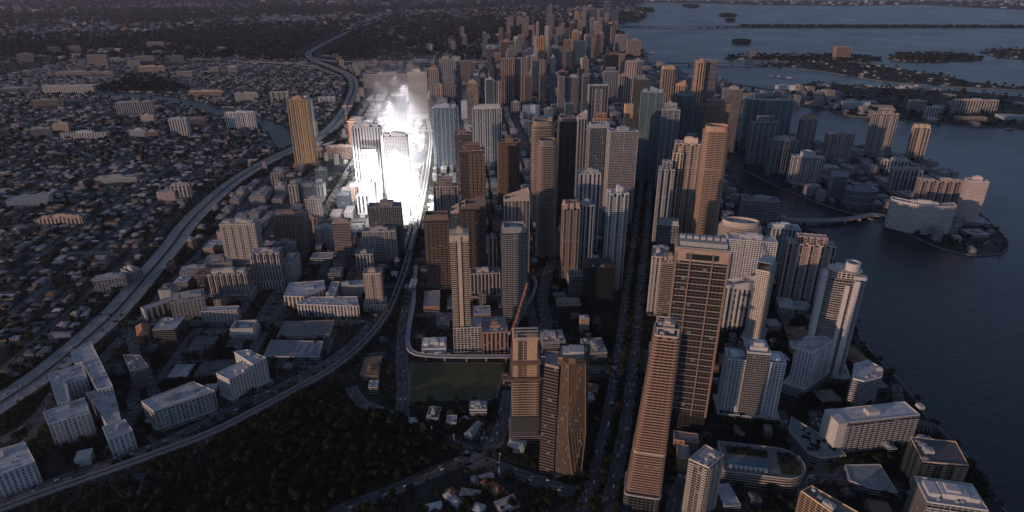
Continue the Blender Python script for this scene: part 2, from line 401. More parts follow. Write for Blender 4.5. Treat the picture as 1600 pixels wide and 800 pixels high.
road([(1250,745),(1330,752),(1420,775),(1500,810)],10,z=.12)
road([(1350,660),(1400,640),(1400,600)],7,z=.1,dash=False)
road([(205,640),(215,580),(205,530),(190,510)],10,z=.1)
road([(225,690),(260,660),(235,600),(222,560)],9,z=.11)
# roundabout
mb=MB(); cx,cy=G(746,717)
mb.prism([(cx+17*math.cos(a),cy+17*math.sin(a)) for a in [i*math.pi/16 for i in range(32)]],0,.16); mb.obj('roundabout_road',m_asph)['kind']='structure'
mb=MB(); mb.prism([(cx+7*math.cos(a),cy+7*math.sin(a)) for a in [i*math.pi/16 for i in range(32)]],.1,.5); inset_ring(mb,[(cx+9*math.cos(a),cy+9*math.sin(a)) for a in [i*math.pi/16 for i in range(32)]],.1,.32,1.2)
mb.obj('roundabout_island',m_pave)['kind']='structure'; mark_poly([(cx+20*math.cos(a),cy+20*math.sin(a)) for a in [i*math.pi/8 for i in range(16)]],1)
# ---------- freeway ----------
fw_px=[(-60,672),(0,630),(60,590),(120,542),(180,488),(232,428),(268,385),(292,352),(325,318),(368,282),(418,252),(462,232),(505,210),(528,188),(545,160),(553,135),(545,118),(518,105),(492,95),(482,86),(490,77),(540,52),(600,27),(640,12),(655,5)]
FZ=4.5
fw=spline([(*G(p[0],p[1],FZ),FZ) for p in fw_px],18)
fwy=MB(); emb=MB(); bar=MB()
for s_ in (-1,1):
    strip(fwy,fw,s_*3.0,s_*21.5,0,.9); strip(emb,fw,s_*3.2,s_*21.2,-.9,FZ-.9)
    for o_ in (3.0,21.5): strip(bar,fw,s_*o_-.25,s_*o_+.25,.85,.85)
fm=MB()
for s_ in (-1,1):
    for o_ in (5.2,8.8,12.4,16.0,19.6):
        for i in range(0,len(fw)-1,2 if 6<o_<19 else 1): strip(fm,fw[i:i+2],s_*o_-.12,s_*o_+.12,.04)
fwy.obj('freeway_road',m_conc)['kind']='structure'
emb.obj('freeway_embankment',m_pave)['kind']='structure'
o=bar.obj('freeway_barrier','paint',color=(.33,.32,.31)); o['kind']='structure'
fm.obj('freeway_lane_markings',m_white)['kind']='structure'
mark_line(fw,26,1)
def ramp_road(pts,w,z,name='freeway_ramp'):
    L=spline([(*G(p[0],p[1],p[2] if len(p)>2 else z),p[2] if len(p)>2 else z) for p in pts],18)
    mb=MB(); strip(mb,L,-w/2,w/2,0,1.2)
    for s_ in(-1,1): strip(mb,L,s_*w/2-.2,s_*w/2+.2,.8,.8)
    for i in range(2,len(L)-1,3):
        if L[i].z>3: mb.box(L[i].x,L[i].y,2,2,0,L[i].z-1)
    mb.obj(name,m_conc)['kind']='structure'; mark_line(L,w/2+4,1); return L
RAMPS=[ramp_road([(560,97,7),(640,96,7),(720,100,7),(850,103,7),(940,96,7),(1010,97,7)],30,7),
 ramp_road([(492,97,6),(470,99,7),(400,97,7),(300,93,7),(180,94,7),(60,92,7),(-60,90,7)],26,7),
 ramp_road([(482,88,6),(520,95,9),(600,97,7)],14,7),
 ramp_road([(540,122,5),(512,112,7),(490,104,8),(455,98,7)],14,7),
 ramp_road([(500,214,5),(493,200,5),(492,190,4),(506,183,3),(512,196,2),(520,212,1.5)],9,4),
 ramp_road([(535,180,5),(540,196,4),(552,208,3),(570,205,8),(620,203,9),(690,205,9)],13,6),
 ramp_road([(470,236,4),(510,225,6),(548,212,8),(590,204,9),(640,206,9)],12,6),
 ramp_road([(150,530,3),(180,512,2),(235,492,1)],8,3)]
# ---------- street grids laid under the scattered blocks ----------
def grid_streets(zone,rot,da,db,w,a0,a1,b0,b1,skip_a=(),skip_b=()):
    n=0
    for k in range(int(a0//da),int(a1//da)+1):
        run=[]
        b=b0
        while b<b1:
            p=frame(k*da,b,rot); ok=zone(*p) and occ_at(*p)==0
            if ok: run.append((*p,0))
            if (not ok or b+18>=b1):
                if len(run)>2: grid_line(run,w,.045)
                run=[]
            b+=18
    for k in range(int(b0//db),int(b1//db)+1):
        run=[]; a=a0
        while a<a1:
            p=frame(a,k*db,rot); ok=zone(*p) and occ_at(*p) in(0,)
            if ok: run.append((*p,0))
            if (not ok or a+18>=a1):
                if len(run)>2: grid_line(run,w,.03)
                run=[]
            a+=18
GL=[]
def grid_line(run,w,z):
    L=[Vector(r) for r in run]; strip(roads,L,-w/2,w/2,z); strip(pave,L,-w/2-2,-w/2,z+.05); strip(pave,L,w/2,w/2+2,z+.05); GL.append((L,w))
def side_fw(x,y):
    best=1e18; s=0
    for i in range(0,len(fw)-1,2):
        d=(fw[i].x-x)**2+(fw[i].y-y)**2
        if d<best: best=d; k=i
    a=fw[k]; b=fw[min(k+1,len(fw)-1)]
    return (b.x-a.x)*(y-a.y)-(b.y-a.y)*(x-a.x)>0   # True = west of the freeway
def in_view(x,y,z=0,m=60):
    if y<200: return False
    X,Y,zc=proj(x,y,z); return -m<X<1600+m and -m<Y<800+m*1.5
zone_w=lambda x,y: in_view(x,y) and side_fw(x,y)
zone_c=lambda x,y: in_view(x,y) and not side_fw(x,y) and not(x>60 and y<1500) and not(y<760 and x>-330) 
grid_streets(zone_w,GN,92,172,9,-2300,600,350,4300)
grid_streets(zone_c,GN,104,112,11,-1000,1500,560,4300)
for L,w_ in GL: mark_line(L,w_/2+2,1)
roads.obj('street_asphalt',m_asph)['kind']='structure'
pave.obj('pavement',m_pave)['kind']='structure'
marks.obj('road_markings',m_white)['kind']='structure'
# ---------- playing field ----------
fld=[G(641,567),G(791,567),G(776,625),G(637,627)]
mb=MB(); c_=fld; mb.prism([c_[3],c_[2],c_[1],c_[0]],0,.25); mb.obj('playing_field',m_grass)['kind']='structure'
mb=MB(); inset_ring(mb,[c_[3],c_[2],c_[1],c_[0]],0,.45,2.5); mb.obj('field_path',m_pave)['kind']='structure'
mark_poly(fld,1)
park_px=[(60,840),(120,795),(240,745),(330,705),(365,690),(425,650),(470,618),(520,612),(560,640),(620,662),(690,697),(722,712),(660,735),(600,762),(520,795),(470,840)]
park=[G(*p) for p in park_px]
sheet('park_floor',park,.03,m_lawn)
# ---------- elevated railway ----------
def guideway(name,label,cat,ptsz,tracks,gap,deckw,thick,pier_step,color,piermax=95,shape='T'):
    L=spline([(*G(p[0],p[1],p[2]),p[2]) for p in ptsz],9)
    root=empty(name,(L[0].x,L[0].y,0)); tag(root,label,cat); off=root.location
    def ob(mb,n,mat,col):
        o=mb.obj(n,mat,color=col); o.parent=root; o.matrix_parent_inverse=root.matrix_world.inverted()
        o.location=(-off.x,-off.y,-off.z); o.matrix_parent_inverse.identity(); return o
    for k in range(tracks):
        c=(k-(tracks-1)/2)*gap
        mb=MB(); strip(mb,L,c-deckw/2,c+deckw/2,0,thick); strip(mb,L,c-deckw/2,c-deckw/2+.35,.9,.9); strip(mb,L,c+deckw/2-.35,c+deckw/2,.9,.9)
        ob(mb,'guideway_deck','paint',color)
        mb=MB(); strip(mb,L,c-.85,c-.7,.25,.2); strip(mb,L,c+.7,c+.85,.25,.2); ob(mb,'rail','metal',(.3,.3,.31))
    i=0; n=0; proto=None; step=max(pier_step,int(len(L)/piermax)+1)
    for i in range(1,len(L)-1,step):
        d=L[i+1]-L[i]; a=math.atan2(d.y,d.x)
        mb=MB(); z=L[i].z-thick
        mb.box(0,0,2,2.2,0,z-1.2); mb.box(0,0,2.2,(tracks-1)*gap+deckw*.8,z-1.2,z)
        p=ob(mb,'pier','paint',(.3,.29,.28)); p.location=(L[i].x-off.x,L[i].y-off.y,0); p.rotation_euler=(0,0,a)
    mark_line(L,(tracks-1)*gap/2+deckw/2+3,1); return L
rail=guideway('elevated_railway','long curving concrete elevated railway sweeping past the park and the station','railway',
 [(-30,806,7),(60,772,8),(130,748,8),(233,712,9),(330,675,9),(400,640,9),(460,608,9),(520,574,9),(570,532,9),(605,487,9),(628,432,9),(640,392,9),(652,345,9),(663,295,9),(670,250,9),(673,215,9),(668,185,9)],2,7.4,3.6,1.4,3,(.26,.26,.26))
mover=guideway('people_mover_guideway','grey people mover guideway bending around the corner of the playing field','railway',
 [(862,560,8),(800,557,8),(720,557,8),(665,555,8),(643,549,8),(637,535,8),(640,505,8),(646,470,8),(648,440,8),(650,415,8)],1,0,6.5,1.3,3,(.40,.40,.41))
mover2=guideway('people_mover_spur','pale people mover spur beside the grey balcony tower','railway',
 [(800,552,9),(803,520,9),(815,488,9),(832,462,9),(838,440,9),(832,432,9)],1,0,5,1.2,3,(.40,.36,.32))
def along(L,t):
    i=int(t*(len(L)-1)); i=min(i,len(L)-2); d=L[i+1]-L[i]; return L[i],math.atan2(d.y,d.x)
# station
def station(xy,label,length,w,zb,a,col=(.36,.36,.37)):
    r=empty('railway_station',(xy[0],xy[1],0),a); tag(r,label,'station')
    mb=MB(); 
    for s_ in(-1,1): mb.box(0,s_*(w/2-2),length,4,zb-1.5,zb+.9)
    mb.obj('platform','paint',r,(.35,.34,.33))
    for s_ in(-1,1):
        mb=MB(); 
        for k in range(int(length/6)): mb.box(-length/2+3+k*6,s_*(w/2-2.3),5.4,5.2,zb+4.4,zb+4.8+.3*(k%2))
        mb.obj('canopy','roofing',r,col)
    for k in range(6):
        mb=MB(); x=-length/2+length*(k+.5)/6
        for s_ in(-1,1): mb.box(x,s_*(w/2-1.5),.6,.6,0,zb+4.4)
        mb.obj('column_frame','paint',r,(.3,.3,.3))
    mb=MB(); mb.box(0,w/2+6,16,9,0,zb-1); mb.obj('entrance_hall','paint',r,(.3,.28,.27))
    mark_poly(rotrect(xy[0],xy[1],length,w+14,a),2)
p_,a_=along(rail,.0)
sx,sy=G(637,388,9); sx2,sy2=G(645,360,9); sa=math.atan2(sy2-sy,sx2-sx)
station(((sx+sx2)/2,(sy+sy2)/2),'long grey canopied railway station straddling the elevated tracks',115,16,9,sa)
sx,sy=G(646,446,8); station((sx,sy),'small pale-roofed people mover station beside the dark glass slab',38,11,8,GN+R(88),(.45,.46,.5))
# ---------- bridges ----------
def bridge(name,label,pts,w,z,step,arch=False,col=(.33,.32,.31),lamp=False,deck=None):
    L=spline([(*G(p[0],p[1],p[2] if len(p)>2 else z),p[2] if len(p)>2 else z) for p in pts],20)
    r=empty(name,(L[0].x,L[0].y,0)); tag(r,label,'bridge')
    def ob(mb,n,m,c):
        o=mb.obj(n,m,r,c); o.location=(-L[0].x,-L[0].y,0); return o
    mb=MB(); strip(mb,L,-w/2,w/2,0,1.6); ob(mb,'deck',deck or m_conc,(1,1,1))
    for s_ in(-1,1):
        mb=MB(); strip(mb,L,s_*w/2-.3,s_*w/2+.3,1.1,1.1); ob(mb,'parapet','paint',col)
    st=max(step,int(len(L)/90)+1)
    for i in range(1,len(L)-1,st):
        d=L[i+1]-L[i]; mb=MB(); mb.box(0,0,2.4,w*.8,-2.5,L[i].z-1.6)
        if arch: mb.box(0,0,8,w*.8,L[i].z-3,L[i].z-1.6)
        o=mb.obj('pier','paint',r,col); o.location=(L[i].x-L[0].x,L[i].y-L[0].y,0); o.rotation_euler=(0,0,math.atan2(d.y,d.x))
    return L
keybridge=bridge('island_road_bridge','low curved road bridge over the water to the condominium island',[(1214,341,6),(1245,343,7),(1290,344,7),(1330,341,6),(1362,335,4),(1385,338,2)],17,6,2)
bridge('arched_causeway_bridge','pale causeway bridge on dark arches leaving the downtown shore',[(1005,97,9),(1060,99,12),(1110,99,12),(1160,100,10),(1195,102,6)],34,9,4,True,col=(.13,.13,.14),deck=m_asph)
bridge('port_bridge','low causeway bridge joining the port to the downtown waterfront',[(1120,128,9),(1170,135,11),(1215,142,9),(1250,147,4)],26,9,3,col=(.15,.15,.16),deck=m_asph)
bridge('distant_causeway_bridge','long thin causeway bridge crossing the far bay on many piers',[(965,41,8),(1000,41,8),(1040,41,14),(1085,41,18),(1130,41,14),(1165,41.2,7)],70,9,5,True,col=(.08,.08,.09),deck=m_lot)
mb=MB(); P=[G(1158,40.2),G(1158,43),G(1250,43.3),G(1400,43.2),G(1545,43),G(1700,44),G(1700,41.6),G(1540,40.4),G(1400,40.6),G(1250,40.2)]
sheet('causeway_embankment',P,2.0,m_land)
mark_line(keybridge,12,1)
# building placement follows
# ================= BUILDINGS =================
W_=(.68,.68,.69); CR=(.60,.49,.38); TN=(.46,.34,.25); BR=(.27,.18,.13); GY=(.34,.33,.33); LG=(.46,.46,.47); PK=(.55,.44,.40); BK=(.06,.06,.065)
BL=(.30,.35,.40); OR=(.50,.27,.15); DG=(.16,.17,.18); RD=(.36,.19,.15); YL=(.62,.42,.22)
TOW=[]   # (short phrase, x, y, radius)
def jit(c,a=.06): k=1+rnd.uniform(-a,a); return tuple(min(1,x*k) for x in c)
ROOFC=[(.26,.25,.25),(.20,.20,.20),(.32,.31,.30),(.16,.16,.165),(.38,.37,.37)]
def balconies(root,side,w,d,z0,z1,n,fl,col,frac=.82,proj_=1.7,vo=0.0,cells=None):
    L=w if side in 'fk' else d
    bw=L/n
    for i in range(n):
        if cells is not None and i not in cells: continue
        mb=MB(); k=int((z1-z0)/fl); bwid=bw*frac
        for j in range(1,k):
            z=z0+j*fl
            mb.box(0,-proj_/2,bwid,proj_,z-.16,z+.16)
            mb.box(0,-proj_+.08,bwid,.14,z+.16,z+1.15)
        if not k: continue
        o=mb.obj('balcony_stack','paint',root,col); t=-L/2+bw*(i+.5)
        if side=='f': o.location=(t,0,0)
        elif side=='k': o.location=(t,d,0); o.rotation_euler=(0,0,math.pi)
        elif side=='l': o.location=(-w/2,d/2-t,0); o.rotation_euler=(0,0,-math.pi/2)
        else: o.location=(w/2,d/2+t,0); o.rotation_euler=(0,0,math.pi/2)
def roof_kit(root,poly,z,col,crown,w,d,big=True):
    cx=sum(p[0] for p in poly)/len(poly); cy=sum(p[1] for p in poly)/len(poly)
    mb=MB(); mb.quad([(p[0],p[1],z+.15) for p in scalep(poly,.985)]); mb.obj('roof','roofing',root,rnd.choice(ROOFC) if min(col)<.44 else jit((.50,.49,.49),.2))
    ph=1.4 if z>30 else 1.0
    mb=MB(); inset_ring(mb,poly,z-.4,z+ph,.7); mb.obj('parapet','paint',root,tuple(min(.8,c*1.1) for c in col))
    r=rnd
    if crown=='box' or crown=='two' or crown=='step':
        hw,hd=w*r.uniform(.3,.5),d*r.uniform(.35,.55); hh=r.uniform(3.5,6) if z<90 else r.uniform(6,11)
        mb=MB(); mb.box(cx+r.uniform(-.08,.08)*w,cy,hw,hd,z+.1,z+hh); mb.box(cx,cy,hw*.5,hd*.6,z+hh,z+hh+2.2); mb.obj('plant_room','paint',root,jit(col,.15))
        if crown=='two':
            for s in(-1,1):
                mb=MB(); mb.box(cx+s*w*.33,cy,w*.2,d*.5,z+.1,z+hh*.8); mb.obj('lift_housing','paint',root,jit(col,.15))
        if crown=='step':
            mb=MB(); q=scalep(poly,.62); mb.prism(q,z+.2,z+hh+5,bay=4,vo=z); mb.obj('upper_storey',M['grid'],root,col)
            mb=MB(); inset_ring(mb,q,z+hh+4.6,z+hh+6.4,.6); mb.obj('crown','paint',root,col)
    elif crown=='slant':
        mb=MB(); q=scalep(poly,.97); xs=[p[0] for p in q]; mn,mx=min(xs),max(xs)
        zz=[z+3+14*(p[0]-mn)/(mx-mn) for p in q]; n=len(q)
        inn=scalep(poly,.93)
        for i in range(n):
            j=(i+1)%n; a,b=q[i],q[j]; c,e=inn[i],inn[j]
            mb.quad([(a[0],a[1],z),(b[0],b[1],z),(b[0],b[1],zz[j]),(a[0],a[1],zz[i])]); mb.quad([(e[0],e[1],z),(c[0],c[1],z),(c[0],c[1],zz[i]),(e[0],e[1],zz[j])])
            mb.quad([(a[0],a[1],zz[i]),(b[0],b[1],zz[j]),(e[0],e[1],zz[j]),(c[0],c[1],zz[i])])
        mb.obj('slanted_crown','paint',root,col)
        mb=MB(); mb.box(cx,cy,w*.4,d*.4,z+.1,z+5); mb.obj('plant_room','paint',root,GY)
    elif crown=='ring':
        mb=MB(); q=scalep(poly,.9); inset_ring(mb,q,z+.2,z+9,1.4); mb.obj('crown_screen','paint',root,col)
        mb=MB(); mb.box(cx,cy,w*.35,d*.35,z+.1,z+6); mb.obj('plant_room','paint',root,LG)
    elif crown=='drum':
        mb=MB(); q=[(cx+w*.22*math.cos(a*math.pi/12),cy+w*.22*math.sin(a*math.pi/12)) for a in range(24)]; inset_ring(mb,q,z+.2,z+13,1.2); mb.quad([(p[0],p[1],z+6) for p in q]); mb.obj('crown_drum','paint',root,col)
    elif crown=='pyr':
        mb=MB(); q=scalep(poly,.7); n=len(q)
        mb.prism(q,z+.2,z+5,top=False)
        for i in range(n):
            a,b=q[i],q[(i+1)%n]; mb.quad([(a[0],a[1],z+5),(b[0],b[1],z+5),(cx,cy,z+5+w*.22)])
        mb.obj('pyramid_roof','paint',root,(.42,.25,.15))
    elif crown=='recess':
        mb=MB(); mb.box(cx,cy,w*.8,d*.7,z+.1,z+4); mb.obj('plant_room','paint',root,jit(col,.1))
    if crown!='none' and big:
        for k in range(r.randint(3,6)):
            mb=MB(); s=r.uniform(1.5,3); mb.box(0,0,s*1.5,s,0,r.uniform(1.2,2.4)); mb.box(0,0,s*.8,s*.7,0,2.8)
            o=mb.obj('rooftop_unit','roofing',root,(.42,.42,.43)); o.location=(cx+r.uniform(-.36,.36)*w,cy+r.choice((-1,1))*r.uniform(.3,.38)*d,z+.15)
def T(short,where,x,yt,w,base,d,style,col,bal='',nb=4,rot=None,plan='rect',crown='box',pod=None,bay=4.0,fl=3.3,name='residential_tower',cat='tower',fins=0,prj=1.7,frac=.82,cells=None,
      taper=None,group=None,lod=1,notch=4,balcol=None,z0=0):
    if base<0: X,Y=G(x,yt,-base); H=-base
    else: X,Y,H=top_solve(x,yt,base)
    if rot is None: rot=GB if (x>985 and Y<2600 and x<1400) else GN
    else: rot=R(rot)
    zc=proj(X,Y,H)[2]; wm=w*zc/FPX/max(.45,math.cos(rot)); col=jit(col,.04); bay*={'vert':2.1,'vertg':2.0,'grid':1.3,'punch':1.35,'balc':1.6,'fine':1.25,'blue':1.3,'glass':1.3}.get(style,1)
    # the front face's centre at the top stands at X,Y
    root=empty(name,(X,Y,z0),rot); tag(root,(short+' '+where).strip(),cat,group)
    if plan=='rect': P=rect(wm,d)
    elif plan=='oval': P=oval(wm,d)
    elif plan=='round': P=oval(wm,d,36,4)
    elif plan=='notch': P=notched(wm,d,notch,3.2)
    elif plan=='H': P=[(-wm/2,0),(-wm*.18,0),(-wm*.18,d*.22),(wm*.18,d*.22),(wm*.18,0),(wm/2,0),(wm/2,d),(wm*.18,d),(wm*.18,d*.78),(-wm*.18,d*.78),(-wm*.18,d),(-wm/2,d)]
    elif plan=='crescent':
        n=14; P=[]
        for i in range(n+1): a=-1+2*i/n; P.append((a*wm/2, d*1.0*a*a))
        for i in range(n,-1,-1): a=-1+2*i/n; P.append((a*wm/2*.98, d+d*1.0*a*a))
    elif plan=='chamfer':
        c=min(wm,d)*.18; P=[(-wm/2+c,0),(wm/2-c,0),(wm/2,c),(wm/2,d-c),(wm/2-c,d),(-wm/2+c,d),(-wm/2,d-c),(-wm/2,c)]
    else: P=plan(wm,d)
    c_,s_=math.cos(rot),math.sin(rot)
    zb=0
    if pod:
        ph,pw,pd,pst=pod[:4]; zb=ph; pcol=pod[4] if len(pod)>4 else col; dx=pod[5] if len(pod)>5 else 0
        q=[(dx-wm*pw/2,-d*(pd-1)/2),(dx+wm*pw/2,-d*(pd-1)/2),(dx+wm*pw/2,d+d*(pd-1)/2),(dx-wm*pw/2,d+d*(pd-1)/2)]
        mb=MB(); mb.prism(q,0,ph,bay=5,fl=3.6); o=mb.obj('podium',M[pst],root,pcol)
        mb=MB(); inset_ring(mb,q,ph-.3,ph+1.1,.6); mb.obj('parapet','paint',root,pcol)
        mb=MB(); mb.box(dx-wm*pw*.30,-d*(pd-1)/2+4.5,wm*.22,5,ph+.1,ph+.3); mb.obj('pool','pool',root)
        for k in range(5):
            mb=MB(); s=rnd.uniform(1.2,2.4)
            for a in range(5): mb.box(rnd.uniform(-s,s),rnd.uniform(-s,s),s,s*.8,ph,ph+s*rnd.uniform(.7,1.4),rnd.random())
            o=mb.obj('planter_shrub',m_leaf,root); o.location=(dx+rnd.uniform(-.45,.45)*wm*pw,-d*(pd-1)/2+rnd.uniform(1,5),0)
        mark_poly([(X+a*c_-b*s_,Y+a*s_+b*c_) for a,b in q],2)
    mb=MB(); P2=None
    if taper: P2=[(p[0]*taper,d/2+(p[1]-d/2)*taper) for p in P]; P,P2=[(p[0]/taper,d/2+(p[1]-d/2)/taper) for p in P],P
    mb.prism(P,zb,H,bay=bay,fl=fl,poly2=P2,vo=zb-0.02); mb.obj('wall',M[style],root,col)
    Pt=P2 or P
    mark_poly([(X+a*c_-b*s_,Y+a*s_+b*c_) for a,b in P],2)
    bc=balcol or tuple(min(.75,c*1.08) for c in col)
    if not taper:
        if plan in('oval','round') and bal:
            mb=MB(); k=int((H-zb)/fl)
            for j in range(1,k+1):
                q=scalep(P,1+prj/(wm*.5)); inset_ring(mb,q,zb+j*fl-.2,zb+j*fl+.75,prj)
            mb.obj('balcony_band','paint',root,bc)
        else:
            for s in bal: balconies(root,s,wm,d,zb,H,nb if s in'fk' else max(2,round(nb*d/wm)),fl,bc,frac,prj,cells=cells if s=='f' else None)
    if fins:
        for s in 'flr':
            L=wm if s=='f' else d; nf=fins if s=='f' else max(2,round(fins*d/wm))
            for i in range(nf+1):
                t=-L/2+L*i/nf; mb=MB(); mb.box(0,0,.9,1.0,zb,H+.8); o=mb.obj('pier','paint',root,bc)
                o.location=(t,-.3,0) if s=='f' else ((-wm/2-.3,d/2-t,0) if s=='l' else (wm/2+.3,d/2+t,0))
                if s!='f': o.rotation_euler=(0,0,math.pi/2)
    roof_kit(root,Pt,H,col,crown,wm*(1 if not taper else 1),d,lod)
    TOW.append((short,X-s_*d/2,Y+c_*d/2,max(wm,d)/2))
    return root,wm,d,H,P
def edge_balc(root,a,b,z0,z1,n,fl,col,frac=.7,prj=1.5,cells=None):
    L=math.hypot(b[0]-a[0],b[1]-a[1]); ang=math.atan2(b[1]-a[1],b[0]-a[0])
    for i in range(n):
        if cells is not None and i not in cells: continue
        mb=MB(); bw=L/n*frac
        for j in range(1,int((z1-z0)/fl)):
            z=z0+j*fl; mb.box(0,-prj/2,bw,prj,z-.16,z+.16); mb.box(0,-prj+.08,bw,.14,z+.16,z+1.1)
        o=mb.obj('balcony_stack','paint',root,col); t=(i+.5)/n; o.location=(a[0]+(b[0]-a[0])*t,a[1]+(b[1]-a[1])*t,0); o.rotation_euler=(0,0,ang)
def RP(label,pts,H,style,col,bay=3.4,fl=3.2,balc=(),crown='box',name='apartment_block',cat='building',units=8,podium=None,roofc=None,short=None):
    """building whose footprint is given by its roof corners; balc: (edge, bays, cells)"""
    W=[G(*p,H) for p in pts]; cx=sum(p[0] for p in W)/len(W); cy=sum(p[1] for p in W)/len(W); P=[(p[0]-cx,p[1]-cy) for p in W]
    ar=sum(P[i][0]*P[(i+1)%len(P)][1]-P[(i+1)%len(P)][0]*P[i][1] for i in range(len(P)))
    idx=list(range(len(P)))
    if ar<0: P=P[::-1]
    r=empty(name,(cx,cy,0)); tag(r,label,cat)
    bay*={'vert':2.1,'vertg':2.0,'grid':1.3,'punch':1.35,'balc':1.6,'fine':1.25}.get(style,1)
    mb=MB(); mb.prism(P,0,H,bay=bay,fl=fl); mb.obj('wall',M[style],r,col)
    mb=MB(); mb.quad([(p[0],p[1],H+.12) for p in P]); mb.obj('roof','roofing',r,roofc or (jit((.5,.49,.49),.15) if min(col)>.43 else rnd.choice(ROOFC)))
    mb=MB()
    for i in range(len(P)):
        a,b=P[i],P[(i+1)%len(P)]; L=math.hypot(b[0]-a[0],b[1]-a[1]); mb.box((a[0]+b[0])/2,(a[1]+b[1])/2,L+.3,.5,H-.3,H+1.3+i*.013,math.atan2(b[1]-a[1],b[0]-a[0]))
    mb.obj('parapet','paint',r,tuple(min(.8,c*1.08) for c in col))
    # roof furniture lined up with the longest edge
    k=max(range(len(P)),key=lambda i:math.hypot(P[i][0]-P[(i+1)%len(P)][0],P[i][1]-P[(i+1)%len(P)][1])); a,b=P[k],P[(k+1)%len(P)]; ang=math.atan2(b[1]-a[1],b[0]-a[0])
    def inside(x,y): return inpoly0(x,y,[(q[0]*.86,q[1]*.86) for q in P])
    ext=max(abs(v) for q in P for v in q); n=0
    for t in range(units*14):
        if n>=units: break
        x,y=rnd.uniform(-ext,ext),rnd.uniform(-ext,ext)
        if not inside(x,y): continue
        big=(n==0 and crown!='none'); s=rnd.uniform(5,8) if big else rnd.uniform(1.2,3.6); mb=MB(); mb.box(0,0,s*rnd.uniform(1,2),s,0,rnd.uniform(3,4.4) if big else rnd.uniform(.7,2.4))
        if big: mb.box(s*.3,0,s*.5,s*.6,4,5.2)
        elif rnd.random()<.4: mb.box(s*1.1,0,s*1.4,.5,.3,.8)
        o=mb.obj('lift_housing' if big else 'rooftop_unit','roofing' if not big else 'paint',r,jit((.45,.45,.46),.3)); o.location=(x,y,H+.15); o.rotation_euler=(0,0,ang); n+=1
    for e,nb,cells in balc:
        e=e%len(P); edge_balc(r,P[e],P[(e+1)%len(P)],0,H,nb,fl,tuple(min(.75,c*1.05) for c in col),cells=cells)
    if podium:
        q=scalep(P,podium[1]); mb=MB(); mb.prism(q,0,podium[0],bay=5,fl=3.4); mb.obj('podium',M['garage'],r,(.44,.44,.44)); mark_poly([(cx+p[0],cy+p[1]) for p in q],2)
    mark_poly([(cx+p[0],cy+p[1]) for p in P],2); TOW.append((short or label.split(' with ')[0].split(' beside ')[0].split(' below ')[0],cx,cy,ext)); return r,P,H,(cx,cy)
def inpoly0(x,y,P):
    c=False; n=len(P)
    for i in range(n):
        x1,y1=P[i]; x2,y2=P[(i+1)%n]
        if (y1>y)!=(y2>y) and x<(x2-x1)*(y-y1)/(y2-y1)+x1: c=not c
    return c
# foliage material is needed by the podium planting
m_leaf,t,b=newmat('foliage'); oi=N(t,'ShaderNodeObjectInfo'); pos=geo_pos(t)
k=mth(t,'ADD',mth(t,'MULTIPLY',oi.outputs['Random'],.5),mth(t,'MULTIPLY',noise(t,.06,pos,2),.6))
lk(t,ramp(t,k,[(.25,(.008,.012,.006)),(.5,(.015,.020,.009)),(.75,(.024,.030,.014)),(.95,(.040,.044,.026))]),b.inputs['Base Color']); b.inputs['Roughness'].default_value=.9; b.inputs['Specular IOR Level'].default_value=.15
M['leaf']=m_leaf
# ---- the near right quarter ----
def echo():
    X,Y,H=top_solve(1046,527,800); rot=R(-12); r=empty('residential_tower',(X-2,Y,0),rot); tag(r,'tall terracotta balcony tower flaring towards its base beside the tree-lined boulevard','tower')
    n=58; fl=(H-22)/n; prev=None; mb=MB(); bands=MB(); ledge=MB()
    def plan(z):
        t=(z-22)/(H-22); wd=22+11*(1-t)**1.2; dd=25+3*(1-t); sh=-5.5*(1-t)**1.2; 
        return [(sh+p[0],p[1]) for p in oval(wd,dd,36,9)]
    for j in range(n):
        z=22+j*fl; q=plan(z); q2=plan(z+fl)
        mb.prism(q,z,z+fl,bay=3.6,fl=fl,top=False,vo=22,poly2=q2)
        inset_ring(bands,scalep(q,1.07),z-.22,z+.75,1.7)
    mb.obj('wall',M['balc'],r,(.46,.25,.15)); bands.obj('balcony_band','paint',r,(.47,.30,.21))
    mb=MB(); a=plan(H*.33); mb.prism(scalep(plan(H*.36),1.09),H*.36,H*.36+1.6); mb.obj('mid_ledge','paint',r,(.5,.42,.36))
    mb=MB(); q=[(p[0]*1.12,p[1]*1.2-4) for p in plan(22)]; mb.prism(q,0,22,bay=5,fl=3.6); mb.obj('podium',M['dark'],r,(.2,.2,.21)); mb=MB(); inset_ring(mb,q,21.6,23.4,1); mb.obj('podium_parapet','paint',r,(.42,.40,.38))
    roof_kit(r,plan(H),H,(.5,.4,.34),'box',23,26)
    mb=MB(); [mb.box(-9+18*(k%2),3+20*(k//2),1,1,H,H+8) for k in range(4)]; mb.box(0,2.5,20,.6,H+6.5,H+8); mb.box(0,23.5,20,.6,H+6.5,H+8); mb.obj('roof_frame','paint',r,(.4,.38,.37))
    mark_poly(rotrect(X,Y+10,56,50,rot),2); TOW.append(('terracotta balcony tower',X,Y+12,25))
echo()
